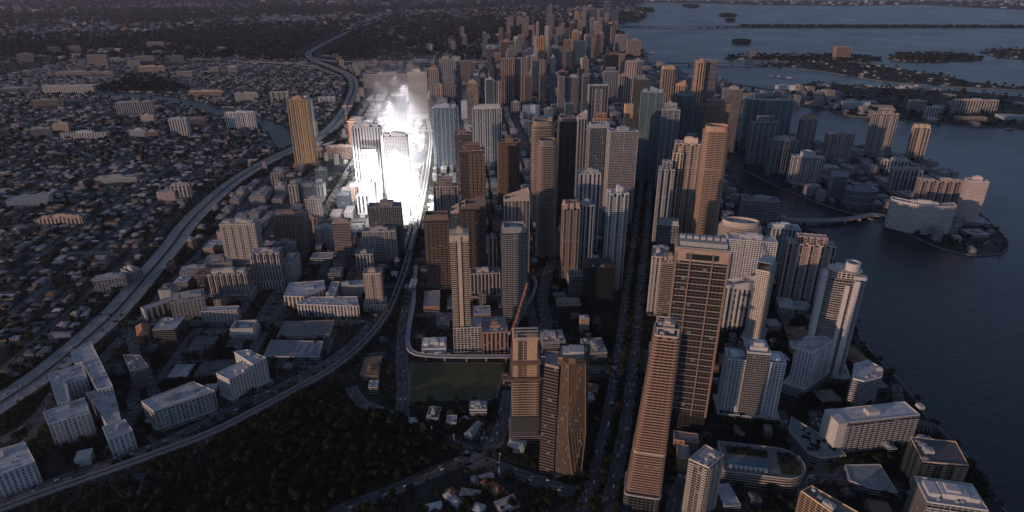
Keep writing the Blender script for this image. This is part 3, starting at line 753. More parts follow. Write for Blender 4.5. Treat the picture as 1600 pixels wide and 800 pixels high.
def dark_stack():
    r,wm,d,H,P=T('huge brown granite tower with white storey lines','and a plain stone crown',1099,392,78,672,34,'balc',(.17,.115,.09),bal='',nb=6,crown='none',pod=(24,1.0,1.02,'dark',BK),bay=2.6,fl=3.9)
    for j in range(1,int((H-34)/7.8)+1):
        z=24+j*7.8; mb=MB(); mb.box(0,d/2,wm+1.2,d+1.2,z,z+.9); mb.obj('storey_line','paint',r,(.38,.33,.31))
    for i,xx in enumerate((-.5,-.22,.2,.5)):
        mb=MB(); mb.box(0,0,1.5 if i%3 else 2.4,1.2,24,H-2); o=mb.obj('pier','paint',r,(.27,.19,.15)); o.location=(xx*wm,-.7,0)
    mb=MB(); mb.box(0,d/2,wm+1.8,d+1.8,H-13,H+1); mb.obj('crown','paint',r,(.42,.30,.24))
    mb=MB(); mb.box(0,-1,wm*.62,.5,H-10.5,H-4); mb.obj('crown_recess',M['dark'],r,BK)
    mb=MB(); mb.box(-wm*.27,-1.35,5,.4,H-9.5,H-4.7); mb.obj('crown_emblem','paint',r,(.10,.09,.09))
    mb=MB(); inset_ring(mb,[(-wm/2,0),(wm/2,0),(wm/2,d),(-wm/2,d)],H+1,H+2.5,1); mb.box(0,d/2,wm*.9,d*.7,H+.8,H+7); mb.obj('plant_room','paint',r,(.38,.37,.37))
    for k in range(7):
        mb=MB(); mb.box(0,0,5,6,0,3); o=mb.obj('rooftop_unit','roofing',r,(.45,.44,.44)); o.location=(-wm*.4+k*wm*.13,d*.5,H+7)
dark_stack()
def bronze():
    X,Y,H=top_solve(898,568,745); rot=R(-4); r=empty('office_tower',(X,Y,0),rot); tag(r,'bronze finned tower with faceted folding corners east of the construction site','tower')
    w,d=33,34; h=H
    A=[(-w/2,0),(w/2-9,-2),(w/2,6),(w/2,d),(-w/2,d)]
    lo=[(-w/2-3,3),(4,-5),(w/2-4,1),(w/2+2,d),(-w/2-3,d)]; up=[(-w/2,8),(-6,-1),(w/2-6,-1),(w/2,d),(-w/2+2,d)]
    mid=[(-w/2-1.5,4),(-4,-4),(w/2-2,-1),(w/2+1,d),(-w/2-1,d)]
    for a,b,z0,z1 in((lo,mid,0,h*.42),(mid,up,h*.42,h)):
        mb=MB(); mb.prism(a,z0,z1,bay=1.7,fl=3.8,poly2=b,top=z1==h); mb.obj('wall',M['bronze'],r,(.17,.12,.085))
    for i in range(5):
        mb=MB(); 
        for a,b,z0,z1 in((lo,mid,0,h*.42),(mid,up,h*.42,h)): mb.bar((a[i][0],a[i][1],z0),(b[i][0],b[i][1],z1),.9)
        mb.obj('corner_fin','paint',r,(.26,.18,.13))
    zz=[h+2,h+7,h+4,h+2,h+2]; mb=MB(); mb.prism(up,h-.1,zz,top=False); mb.prism(scalep(up,.96),h-.1,zz,top=False); mb.obj('crown_screen',M['bronze'],r,(.2,.14,.10))
    mb=MB(); mb.quad([(p[0],p[1],h+.2) for p in scalep(up,.96)]); mb.obj('roof','roofing',r,(.3,.29,.28))
    mb=MB(); mb.box(2,d*.55,w*.45,d*.4,h,h+6); mb.box(-w*.27,d*.6,w*.2,d*.4,h,h+3.2); mb.obj('plant_room','paint',r,(.46,.45,.45))
    sh=[(-w/2-13,8),(-w/2+1,3),(-w/2+1,d-2),(-w/2-13,d-2)]; sl=[(-w/2-17,5),(-w/2-1,0),(-w/2+1,d-2),(-w/2-17,d-2)]
    mb=MB(); mb.prism(sl,0,h-9,bay=3,fl=3.8,poly2=sh); mb.obj('shoulder_wall',M['band'],r,(.17,.12,.09)); mb=MB(); mb.quad([(p[0],p[1],h-8.8) for p in scalep(sh,.97)]); mb.obj('roof','roofing',r,(.34,.33,.33)); mb=MB(); inset_ring(mb,sh,h-9.5,h-6.5,.8); mb.obj('parapet','paint',r,(.34,.27,.22))
    mb=MB(); mb.box(0,d/2,w+14,d+8,0,5); mb.obj('podium',M['dark'],r,BK)
    mark_poly(rotrect(X,Y+17,54,44,rot),2); TOW.append(('bronze faceted tower',X,Y+17,24))
bronze()
def construction():
    X,Y,H=top_solve(822,532,690); rot=R(2); r=empty('unfinished_tower',(X,Y,0),rot); tag(r,'raw concrete tower under construction with open top floors and a crane','tower')
    w,d=31,26; n=int(H/3.4)
    mb=MB(); mb.prism(rect(w-3,d-3),0,H*.62,bay=3.2,fl=3.4); o=mb.obj('wall',M['balc'],r,(.52,.36,.25)); o.location=(0,1.5,0)
    for j in range(1,n+1):
        z=j*3.4; q=1.0 if z<H*.82 else .86
        mb=MB(); mb.box(0,d/2,w*q,d*q,z-.28,z+.12)
        if z<H*.62: mb.box(0,.1,w,.2,z,z+1.0)
        mb.obj('floor_slab','paint',r,jit((.50,.37,.27)))
    for i in range(6):
        for k in range(3):
            mb=MB(); mb.box(-w*.4+i*w*.16,d*.12+k*d*.36,.9,.9,H*.6,H); mb.obj('column','paint',r,(.45,.38,.32))
    for xx,ww in ((-11,5),(7,11)):
        mb=MB(); mb.box(xx,6,ww,9,0,H*1.02); mb.obj('core_wall','paint',r,(.58,.41,.26))
    mb=MB(); mb.box(0,d/2,w+1.2,d+1.2,14,36); mb.obj('debris_netting','paint',r,(.07,.075,.07))
    for zz_ in (H*.62,H*.78):
        mb=MB(); mb.box(0,d/2,w+3.4,d+3,zz_,zz_+4.2); mb.obj('climbing_formwork','paint',r,(.17,.11,.08))
    mb=MB(); mb.box(0,d/2,w+6,d+6,0,12); mb.obj('podium',M['garage'],r,(.30,.28,.27))
    mb=MB()
    for k in range(9): mb.box(-w/2+3+k*3.2,d/2,.7,d*.9,H-2,H+1.6)
    for k in range(4): mb.box(0,2+k*7,w*.95,.7,H-1,H+2.6)
    mb.obj('formwork','paint',r,(.44,.38,.33)); mark_poly(rotrect(X,Y+13,48,42,rot),2); TOW.append(('raw concrete unfinished tower',X,Y+13,22))
construction()
def crane(x,y,z_foot,hm,jib,az,label,col=(.55,.22,.08),lattice=True,loc=None,luff=0,group=None):
    X,Y=loc or G(x,y); r=empty('tower_crane',(X,Y,z_foot),R(az)); tag(r,label,'crane',group)
    def truss(p,q,s,name,n):
        mb=MB(); p=Vector(p); q=Vector(q); d=(q-p).normalized(); up=Vector((0,0,1)) if abs(d.z)<.9 else Vector((1,0,0)); a=d.cross(up).normalized()*s; b=d.cross(a).normalized()*s
        cs=[a+b,a-b,-a-b,-a+b]
        for c in cs: mb.bar(p+c,q+c,.5)
        for k in range(n):
            t0=p+(q-p)*k/n; t1=p+(q-p)*(k+1)/n
            for i in range(4): mb.bar(t0+cs[i],t1+cs[(i+1)%4],.34)
        mb.obj(name,'metal',r,col)
    truss((0,0,0),(0,0,hm),1.0,'mast',int(hm/4)); e=math.tan(R(luff))
    truss((0,0,hm),(jib,0,hm+jib*e),.8,'jib',int(jib/4)); truss((0,0,hm),(-jib*.3,0,hm),.8,'counter_jib',4)
    mb=MB(); mb.box(-jib*.27,0,4,2.4,hm-2,hm+.8); mb.obj('counterweight','paint',r,(.3,.3,.3))
    mb=MB(); mb.bar((0,0,hm),(0,0,hm+8),.9); mb.bar((0,0,hm+8),(jib*.7,0,hm+jib*.7*e),.25); mb.bar((0,0,hm+8),(-jib*.27,0,hm),.25); mb.obj('apex','metal',r,col)
    mb=MB(); mb.box(1.2,1.2,2,2,hm-3,hm-.4); mb.obj('cab','paint',r,(.5,.5,.5))
X,Y=G(800,655); crane(0,0,0,128,34,62,'rusty orange crane leaning its jib beside the unfinished concrete tower',(.36,.16,.08),loc=(X+2,Y+2),luff=52)
T('thin dark glass slab','squeezed behind the unfinished concrete tower',852,592,16,690,40,'dark',DG,crown='box',bay=3,rot=3,pod=(14,1.2,1.1,'dark',DG))
# white condominiums near the bay
r,wm,d,H,P=T('broad white twin-winged condominium','with a taller stepped middle above the gardens',1183,566,86,655,26,'punch',W_,bal='',nb=9,plan='H',crown='two',rot=-9,bay=3.4,fl=3.1,pod=(9,1.12,1.5,'balc',(.45,.45,.46)))
balconies(r,'f',wm,d,9,H,9,3.1,(.55,.55,.55),.7,1.4,cells=(1,7)); 
mb=MB(); mb.prism([(-wm*.19,-2.5),(wm*.19,-2.5),(wm*.19,d+2),(-wm*.19,d+2)],9,H+13,bay=3.2,fl=3.1); mb.obj('centre_wing',M['balc'],r,(.52,.52,.52))
mb=MB(); mb.box(0,d*.4,wm*.3,d*.6,H+13,H+19); inset_ring(mb,[(-wm*.2,-2.6),(wm*.2,-2.6),(wm*.2,d+2.1),(-wm*.2,d+2.1)],H+12.6,H+15,.8); mb.box(0,d*.3,wm*.17,d*.3,H+19,H+24); mb.obj('stepped_crown','paint',r,(.56,.56,.56))
RP('white condominium with ribbed corner bays on a long parking podium above the marina lawn',[(1243,544),(1270,552),(1302,532),(1286,526),(1258,527)],64,'punch',(.63,.62,.62),bay=2.9,units=9,fl=3.1,balc=((0,3,(1,)),(1,4,(0,2)),(2,5,(1,3)),(3,5,(1,3))),podium=(13,1.35),name='residential_tower',cat='tower',short='ribbed-corner white condominium')
def fin_tower():
    X,Y,H=top_solve(1322,438,592); rot=R(-16); r=empty('residential_tower',(X,Y,0),rot); tag(r,'curved bayfront tower with tall pale fins and a round crown ring at the water','tower')
    w,d=50,34; P=oval(w,d,32,2.6); mb=MB(); mb.prism(P,0,H,bay=3.4,fl=3.3); mb.obj('wall',M['balc'],r,(.48,.38,.32))
    mb=MB()
    for j in range(1,int(H/3.3)): inset_ring(mb,scalep(P,1.06),j*3.3-.2,j*3.3+.7,1.5)
    mb.obj('balcony_band','paint',r,(.50,.44,.42))
    for x_,y_,ww,hh,dd in((-w/2+1,6,5,H+8,12),(3,-2.0,4.5,H*.96,4),(13,-1.2,6.5,H+1,5)):
        mb=MB(); mb.prism([(x_-ww/2,y_-dd/2),(x_+ww/2,y_-dd/2),(x_+ww/2,y_+dd/2),(x_-ww/2,y_+dd/2)],0,hh); mb.obj('fin','paint',r,(.60,.57,.55))
    mb=MB(); mb.prism(scalep(P,.8),H-.3,H+9,bay=4); mb.obj('upper_storey',M['grid'],r,(.6,.53,.46))
    mb=MB(); q=[(8+9*math.cos(a*math.pi/14),d/2+9*math.sin(a*math.pi/14)) for a in range(28)]; inset_ring(mb,q,H+8,H+19,1.8); mb.quad([(p[0],p[1],H+11) for p in q]); mb.obj('crown_drum','paint',r,(.58,.53,.5))
    mb=MB(); mb.box(17,8,15,9,H+.1,H+4.5); mb.box(-6,d*.6,9,8,H+9,H+13); mb.obj('roof_terrace','paint',r,(.56,.53,.51))
    mb=MB(); mb.prism(rect(w*1.35,d*1.5),0,8,bay=5); o=mb.obj('podium',M['garage'],r,(.4,.4,.4)); o.location=(0,-6,0)
    mark_poly(rotrect(X,Y+14,66,50,rot),2); TOW.append(('curved bayfront tower',X,Y+16,28))
fin_tower()
def perforated():
    r,wm,d,H,P=T('white tower with a speckled perforated end wall','and long ribboned balconies running towards the bay',1192,424,17,545,52,'punch',(.60,.54,.46),bal='r',nb=3,rot=-30,crown='none',bay=2.2,fl=3.3,pod=(10,1.8,1.15,'garage',LG),prj=2.4,frac=.99)
    balconies(r,'f',wm,d,10,H,1,3.3,(.6,.55,.5),.99,2.4,cells=()) 
    mb=MB(); a=[(-wm/2,0,H),(wm/2,0,H),(wm/2,d,H),(-wm/2,d,H)]
    for x_ in(-wm/2+.4,wm/2-.4): mb.quad([(x_,0,H),(x_,d,H),(x_,d,H+3),(x_,d*.0,H+13)]); mb.quad([(x_+.3,0,H),(x_+.3,0,H+13),(x_+.3,d,H+3),(x_+.3,d,H)])
    mb.bar((0,0,H+13),(0,d,H+3),wm,.6); mb.obj('sloping_crown','paint',r,(.55,.52,.5))
perforated()
T('brown-crowned pinkish condominium','striped with white bays beside the curved bayfront tower',1269,384,68,475,26,'vert',PK,plan='notch',notch=5,crown='step',rot=-14,bay=3,fl=3.1,bal='f',nb=9,cells=(1,3,5,7))
T('pale blue-white slab with thin vertical stripes','standing behind the brown-crowned condominium',1226,358,46,-98,18,'vertg',(.50,.52,.54),crown='two',rot=-14,bay=3.4,bal='f',nb=5,cells=(0,2,4))
T('wide white gridded office slab','immediately behind the brown granite tower',1176,377,72,-122,24,'punch',(.50,.50,.51),crown='box',rot=-12,bay=3.0,fl=3.4,fins=3)
T('lower white and blue-striped block','with a sunlit orange end tucked beside the perforated tower',1160,452,54,-72,22,'vert',(.48,.48,.50),crown='slant',rot=-14,bay=3.2,fl=3.2)
T('cylindrical terraced tower top','ringed by pale decks behind the white gridded slab',1158,357,60,-105,36,'band',(.55,.47,.40),plan='oval',bal='f',crown='ring',rot=-14,prj=2.2)
T('grey horizontally banded office building','at the landward end of the island bridge',1190,314,54,352,30,'band',(.40,.39,.40),crown='box',rot=-10,fl=3.6)
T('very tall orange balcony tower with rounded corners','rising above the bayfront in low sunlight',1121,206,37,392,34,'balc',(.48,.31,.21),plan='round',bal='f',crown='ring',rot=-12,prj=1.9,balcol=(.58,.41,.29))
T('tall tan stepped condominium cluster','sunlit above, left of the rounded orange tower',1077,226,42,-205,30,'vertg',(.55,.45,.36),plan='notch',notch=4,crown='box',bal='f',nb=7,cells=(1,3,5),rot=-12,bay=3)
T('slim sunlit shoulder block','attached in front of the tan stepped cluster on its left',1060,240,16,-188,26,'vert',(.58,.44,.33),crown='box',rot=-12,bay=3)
T('blue-white ribbed condominium','with a broken stepped roofline left of the tan stepped cluster',1042,266,24,-158,26,'vertg',(.46,.46,.47),plan='notch',notch=3,crown='step',rot=-12,bay=3,bal='f',nb=5,cells=(0,2,4))
T('grey portal-roofed block','at the foot of the blue-white ribbed condominium',1044,352,32,-62,20,'glass',LG,crown='ring',rot=-13)
T('narrow ribbed white apartment slab','along the boulevard left of the brown granite tower',1028,402,18,-104,44,'vert',(.46,.44,.43),crown='box',rot=-13,bal='f',nb=2,bay=3)
T('brown and glass midrise with railed setbacks','against the left flank of the brown granite tower',1047,412,22,-112,30,'band',(.38,.29,.23),crown='two',rot=-13,bay=3)
# cream tower and its neighbours around the field
r,wm,d,H,P=T('slender cream balcony tower','on a white gridded podium north of the playing field',717,371,29,548,24,'balc',(.60,.48,.37),bal='f',nb=3,cells=(0,2),crown='box',pod=(40,1.62,1.3,'grid',(.58,.54,.50),7),bay=3.2,fl=3.2,prj=2.0,frac=.98)
mb=MB(); mb.box(0,-.9,wm*.2,2.2,40,H+1); mb.obj('pier','paint',r,(.62,.5,.39)); mb=MB(); mb.box(0,d/2,wm+1,d+1,H-6,H+3); mb.obj('crown','paint',r,(.6,.49,.38))
T('pink-brown ribbed parking block','with a glazed roof court right of the white gridded podium',774,520,40,552,46,'vert',(.42,.26,.21),crown='box',bay=3,name='parking_garage',cat='building')
T('dark brown gridded slab tower','lining the railway station on its right side',682,344,40,-135,22,'balc',(.24,.17,.14),bal='f',nb=6,crown='ring',bay=3,fl=3.2,pod=(14,1.08,1.3,'dark',DG))
T('dark tower with a steeply tilted roofline','behind the slender cream balcony tower',738,326,42,-128,26,'balc',(.21,.17,.15),bal='f',nb=5,crown='slant',bay=3)
T('white loop-crowned glass tower','wedged between the brown slab and the tilted-roof tower',716,333,24,-118,24,'blue',(.52,.46,.42),crown='slant',bay=3)
T('tall grey staggered-balcony tower','right of the pink hotel above the guideway spur',804,364,38,502,26,'balc',(.38,.38,.39),bal='fr',nb=5,crown='ring',bay=3,fl=3.2,frac=.9)
T('cream and grey tower with a pointed sail roof','rising just behind the grey staggered-balcony tower',808,314,40,-140,24,'vertg',(.52,.43,.37),crown='slant',bay=3,bal='f',nb=5,cells=(1,3))
T('pinkish gridded hotel block','with a flat terrace north of the playing field podiums',758,428,46,472,22,'vert',(.50,.42,.40),crown='box',fins=8,bay=3,pod=(14,1.05,1.5,'garage',(.46,.42,.4)),name='hotel_block',cat='building')
T('small orange and white apartment block','peeping between the tilted-roof tower and the sail-roofed tower',769,372,14,-70,18,'vert',(.5,.4,.33),crown='box')
T('long pale-roofed warehouse','with twin ridges beside the railway below the brown slab',674,479,25,488,56,'blank',(.40,.25,.18),crown='none',name='warehouse',cat='building')
T('low white gallery building with cut-out corner','inside the guideway bend beside the playing field',678,545,38,553,30,'blank',W_,crown='two',name='gallery_building',cat='building')
# central brickell
T('curving dark tower with sunlit left edge','front one of the rounded pair above the plaza',857,228,29,405,30,'balc',(.25,.20,.17),plan='round',bal='f',crown='ring',prj=1.8,balcol=(.42,.34,.29))
T('round-cornered striped tower','directly behind the curving dark tower',850,197,34,-215,32,'band',(.33,.24,.19),plan='round',bal='f',crown='ring',prj=1.5,balcol=(.44,.33,.26))
T('brown balcony tower with a boxy white roof house','midway between the two river-facing towers',795,223,33,-152,28,'balc',(.30,.21,.16),bal='f',nb=6,crown='box',fins=6,bay=3)
T('brown balcony tower with a glowing cream left flank','behind the loop-crowned glass tower',738,236,40,-158,30,'balc',(.36,.25,.19),bal='f',nb=6,cells=(2,3,4,5),crown='step',bay=3)
T('dark red-brown slab','half hidden behind the cream-flanked balcony tower',724,210,28,-150,22,'balc',(.28,.18,.15),crown='box',bay=3)
T('white and orange-barred tower','with an octagonal grey cap above the railway viaduct',696,292,38,-112,24,'vertg',(.52,.44,.39),crown='step',fins=7,bay=3,bal='f',nb=7,cells=(1,3,5))
T('slender white tower capped in cream','left of the two slender towers beside the boulevard trees',968,304,30,457,26,'vertg',W_,plan='notch',notch=3,crown='box',bay=3,bal='f',nb=5,cells=(1,3),rot=2)
T('slender tower with orange upper half','above the black glass office beside the plaza',894,326,26,442,24,'vertg',(.55,.42,.33),plan='notch',notch=3,crown='ring',bay=3,bal='f',nb=5,cells=(1,3))
T('pale grey companion tower','joined to the right side of the orange-topped slender tower',919,322,19,-140,22,'vert',(.46,.45,.46),crown='box',bay=3)
T('white slotted tower with a heavy square cap','behind the pale grey companion tower',922,272,34,-160,22,'vert',(.50,.49,.49),crown='two',fins=3,bay=4)
T('black glass office cube','with a white roof terrace beside the boulevard',939,418,42,482,34,'dark',BK,crown='recess',name='office_block',cat='building')
T('grey louvred midrise','stuck to the left side of the black glass office',905,432,24,-46,24,'band',GY,crown='box',name='office_block',cat='building')
T('low glass bank pavilion with a broad white roof','on the corner left of the boulevard',890,478,38,492,26,'dark',(.3,.24,.2),crown='recess',name='bank_pavilion',cat='building')
T('low white-roofed retail block','behind the unfinished tower across the street',866,535,36,-16,34,'garage',(.42,.42,.43),crown='two',name='retail_block',cat='building')
T('low grey rooftop car park','right of the low white-roofed retail block',932,552,34,-12,40,'garage',(.38,.38,.39),crown='box',name='parking_garage',cat='building')
T('blue-tinted gridded office tower','with white frame lines over the boulevard',976,206,44,-205,30,'grid',(.46,.45,.44),crown='box',fins=2,bay=2.2,fl=3.6)
T('dark curtain-walled tower with pale edges','left of the white-framed gridded office',938,200,32,-205,28,'glass',(.36,.38,.40),crown='ring',fins=1,bay=3)
T('dark deep-set tower with an open louvred crown','right of the curving dark pair',888,190,27,-210,28,'dark',(.22,.2,.19),crown='ring',fins=3)
T('pale slim tower with lit left bay','immediately right of the louvred-crown tower',911,186,14,-200,24,'vertg',(.48,.46,.45),crown='slant',bay=3)
T('squat grey portal-capped office','in front of the white-framed gridded office',972,272,44,-70,24,'glass',LG,crown='ring',name='office_block',cat='building')
T('blue-grey twin-slab office','behind the two slender boulevard towers on the right',957,330,32,-60,26,'glass',(.36,.38,.41),crown='box',name='office_block',cat='building')
# left of the railway
T('dark charcoal gridded apartment block','standing at the foot of the brightly lit strip',600,324,50,400,26,'grid',(.24,.235,.24),crown='box',fins=8,bay=3,fl=3.2,bal='r',nb=6)
T('white framed lower wing','below the dark charcoal gridded block',592,362,50,408,22,'grid',(.47,.46,.45),crown='box',fins=6,bay=3.2,name='apartment_block',cat='building')
T('pale boxy apartment block','left of the white framed wing beside the road',569,398,26,424,20,'vert',(.44,.43,.42),crown='box',bay=3,name='apartment_block',cat='building')
T('tan midrise with an orange recessed stripe','above a dark-roofed podium near the main street',532,348,27,408,22,'band',(.44,.36,.32),crown='two',bay=3,pod=(14,1.3,1.2,'garage',(.38,.36,.35)))
T('white u-shaped apartment block','attached left of the tan orange-striped midrise',506,358,30,-42,26,'punch',(.48,.47,.46),plan='H',crown='box',bay=3,name='apartment_block',cat='building')
T('low white garage with a dark roof','in front of the white u-shaped apartment block',502,404,34,412,28,'garage',(.50,.50,.51),crown='none',name='parking_garage',cat='building')
T('broad brown gridded apartment tower','above the main street with an orange right flank',449,337,50,396,34,'grid',(.30,.24,.21),crown='two',fins=9,bay=2.8,bal='f',nb=8,cells=(0,2,5,7))
T('white apartment wing with a grey central slot','below the broad brown gridded tower',444,380,34,400,20,'punch',(.47,.46,.46),plan='H',crown='box',bay=3,name='apartment_block',cat='building')
T('large white condominium with a glazed blue middle','nearest the freeway above the low white roofs',370,351,54,418,28,'punch',(.56,.50,.46),bal='f',nb=9,cells=(0,2,4,6,8),crown='two',bay=3,fl=3.1)
T('white and red-barred condominium','above a dark recessed podium on the main street corner',412,397,44,452,26,'vert',(.56,.49,.45),plan='notch',notch=5,crown='box',bay=3,pod=(16,1.06,1.08,'vert',(.5,.48,.46)))
T('grey-white annexe','joined along the right side of the red-barred condominium',450,412,18,-40,44,'punch',(.42,.42,.42),crown='box',bay=3,name='apartment_block',cat='building')
T('cream condominium with seven red window bars','beside the freeway below the large white condominium',354,430,58,470,26,'vert',(.56,.49,.43),plan='notch',notch=7,crown='two',bay=3,pod=(11,1.15,1.35,'garage',(.5,.48,.46)))
T('large windowless grey hall','left of the blue-middled white condominium',340,412,40,-18,44,'blank',(.36,.35,.34),crown='box',name='hall_building',cat='building',rot=14)
T('short white corner tower with a tan face','at the end of the courtyard apartment complex',581,428,27,485,20,'punch',(.56,.46,.38),bal='f',nb=4,cells=(1,3),crown='box',bay=3,pod=(12,1.3,1.3,'punch',(.48,.47,.46)))
T('grey-pink midrise pair','halfway along the main street left side',457,290,14,-46,16,'vert',(.46,.42,.4),crown='step')
T('cream tower block with a slotted front','right of the grey-pink midrise pair',488,312,24,-40,20,'punch',(.48,.46,.44),crown='box')
T('low tan apartment block','behind the broad brown gridded tower',484,342,20,-36,18,'vert',(.42,.33,.27),crown='box',name='apartment_block',cat='building')
# by the river on the left
T('tall golden slab tower','standing alone beside the river and the freeway',464,156,32,265,26,'vert',(.52,.37,.22),crown='box',bay=3,fins=5,bal='f',nb=6,cells=(3,4,5),rot=4,pod=(16,1.25,1.4,'garage',(.36,.27,.2)))  # golden wall colour stands in for low sun on the front
T('grey round-shouldered tower','half hidden behind the tall golden slab',478,156,18,-128,20,'vertg',(.42,.44,.46),plan='round',crown='drum',rot=4)
T('small yellow apartment block','between the golden slab and the freeway loops',488,192,12,-45,16,'punch',YL,crown='none',name='apartment_block',cat='building')
T('long brown loft building','across the river bend from the golden slab',532,230,46,248,26,'grid',(.27,.19,.15),crown='box',name='loft_building',cat='building')
T('small red-brown riverside block','on the bank right of the golden slab',497,234,14,246,20,'vert',(.34,.22,.17),crown='box',name='loft_building',cat='building')
T('narrow orange slab under a crane','at the left edge of the brightly lit towers',548,190,10,-100,26,'grid',(.50,.27,.16),crown='none',name='unfinished_tower')
X,Y=G(474,250); crane(0,0,120,34,26,205,'orange crane above the tall golden slab tower',loc=(X+6,Y+26))
X,Y=G(546,232); crane(0,0,0,132,24,30,'orange crane rising beside the narrow orange slab',loc=(X,Y))
T('long white seven-bay slab','beyond the river left of the tall golden slab',374,176,44,203,20,'vert',W_,fins=7,crown='two',bay=3,rot=8)
T('white fluted condominium block','by the freeway curve right of the grey round-shouldered tower',510,152,26,160,14,'vert',W_,plan='notch',notch=4,crown='none',bay=3)
T('small white striped slab','behind the tall golden slab to its left',436,144,28,158,14,'vert',(.5,.48,.46),plan='notch',notch=4,crown='none',bay=3)
# brightly lit strip
T('white vertically striped tower','at the left edge of the brightly lit strip',571,200,44,-165,26,'vert',W_,crown='two',fins=9,bay=3.2)
T('white finely gridded office','in front of the white vertically striped tower',576,239,26,-130,22,'fine',(.62,.62,.62),crown='ring',bay=2.4,fins=5)
T('stepped white apartment tower','below the finely gridded office',572,288,24,-70,20,'punch',W_,crown='step',bay=3)
T('small grey-white apartment block','at the lower left foot of the brightly lit strip',566,306,18,-45,20,'vert',LG,crown='box',name='apartment_block',cat='building')
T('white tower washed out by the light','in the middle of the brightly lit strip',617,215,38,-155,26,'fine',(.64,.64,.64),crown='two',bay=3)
T('grey glazed tower','rising out of the brightest glow above the viaduct',622,150,22,-130,24,'glass',(.45,.45,.46),crown='ring')
T('tan tower with close horizontal lines','at the top of the brightly lit strip',651,113,30,186,28,'band',(.58,.48,.40),crown='box',fl=4,pod=(16,1.0,1.0,'vert',W_))
T('cream tower','immediately right of the tan lined tower',677,108,16,-140,24,'vertg',(.56,.49,.42),crown='pyr')
T('tan lower tower','in front of the cream tower beside the glass tower',686,132,10,-85,18,'vert',(.52,.40,.33),crown='box')
T('massive pale courthouse-like block','at the far end of the brightly lit strip',611,116,86,146,60,'grid',(.44,.40,.38),crown='box',name='civic_building',cat='building',bay=5,fl=5)
T('low white civic block','just below the massive pale block',640,138,30,-35,40,'punch',W_,crown='box',name='civic_building',cat='building')
T('broad blue glass tower with pale corner lines','right of the brightly lit strip',695,168,40,264,34,'blue',(.40,.45,.50),crown='two',fins=6,bay=3,plan='chamfer')
T('blue-white tower with bold vertical stripes','right of the broad blue glass tower',761,170,45,-165,24,'vertg',(.54,.54,.54),crown='ring',fins=8,bay=3.4)
# river mouth
T('tall blue glass tower with a ragged crown','left of the river mouth towers',1020,144,34,-235,30,'blue',(.26,.31,.35),crown='two',fins=3,bay=3)
T('cream-edged blue tower','in front of the ragged-crown glass tower on its right',1049,172,26,-205,26,'glass',(.46,.46,.47),crown='step',fins=3,bay=3)
T('dark teal office tower','between the cream-edged tower and the rusty condominium slab',1072,150,26,-215,26,'glass',(.22,.24,.26),crown='ring',fins=2)
T('wide rust-coloured condominium','with a taller middle catching the sun at the river mouth',1118,164,44,-180,24,'grid',(.46,.30,.23),crown='step',fins=5,bay=3.2,rot=-6,bal='f',nb=7,cells=(1,3,5))
T('dark blue lower slab','joined to the left of the wide rust-coloured condominium',1091,164,18,-182,22,'glass',(.24,.25,.28),crown='none',fins=2,rot=-6)
T('very tall purplish tower with a tan notch','silhouetted against the bay behind the rusty condominium',1106,96,30,-290,34,'band',(.34,.30,.31),crown='none',rot=0,bay=3,taper=.86)
T('slab painted sunlit orange','forming the left shoulder of the tall purplish tower',1097,98,13,-288,14,'vert',(.60,.38,.25),crown='box',rot=4)  # orange wall colour stands in for sun on the tower's left side
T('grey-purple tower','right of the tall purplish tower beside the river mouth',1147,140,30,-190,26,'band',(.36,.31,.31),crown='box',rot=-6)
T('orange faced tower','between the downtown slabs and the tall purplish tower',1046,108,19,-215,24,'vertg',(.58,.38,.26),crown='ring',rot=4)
T('low orange-striped block with a tilted roof','in front of the orange faced tower',1060,134,22,-160,24,'vert',(.52,.34,.24),crown='slant',rot=-8)
T('wide teal twin condominium with white piers','at the river mouth opposite the condominium island',1205,157,74,-150,22,'blue',(.42,.46,.48),crown='none',fins=7,bay=4,rot=-8,bal='',plan='crescent')
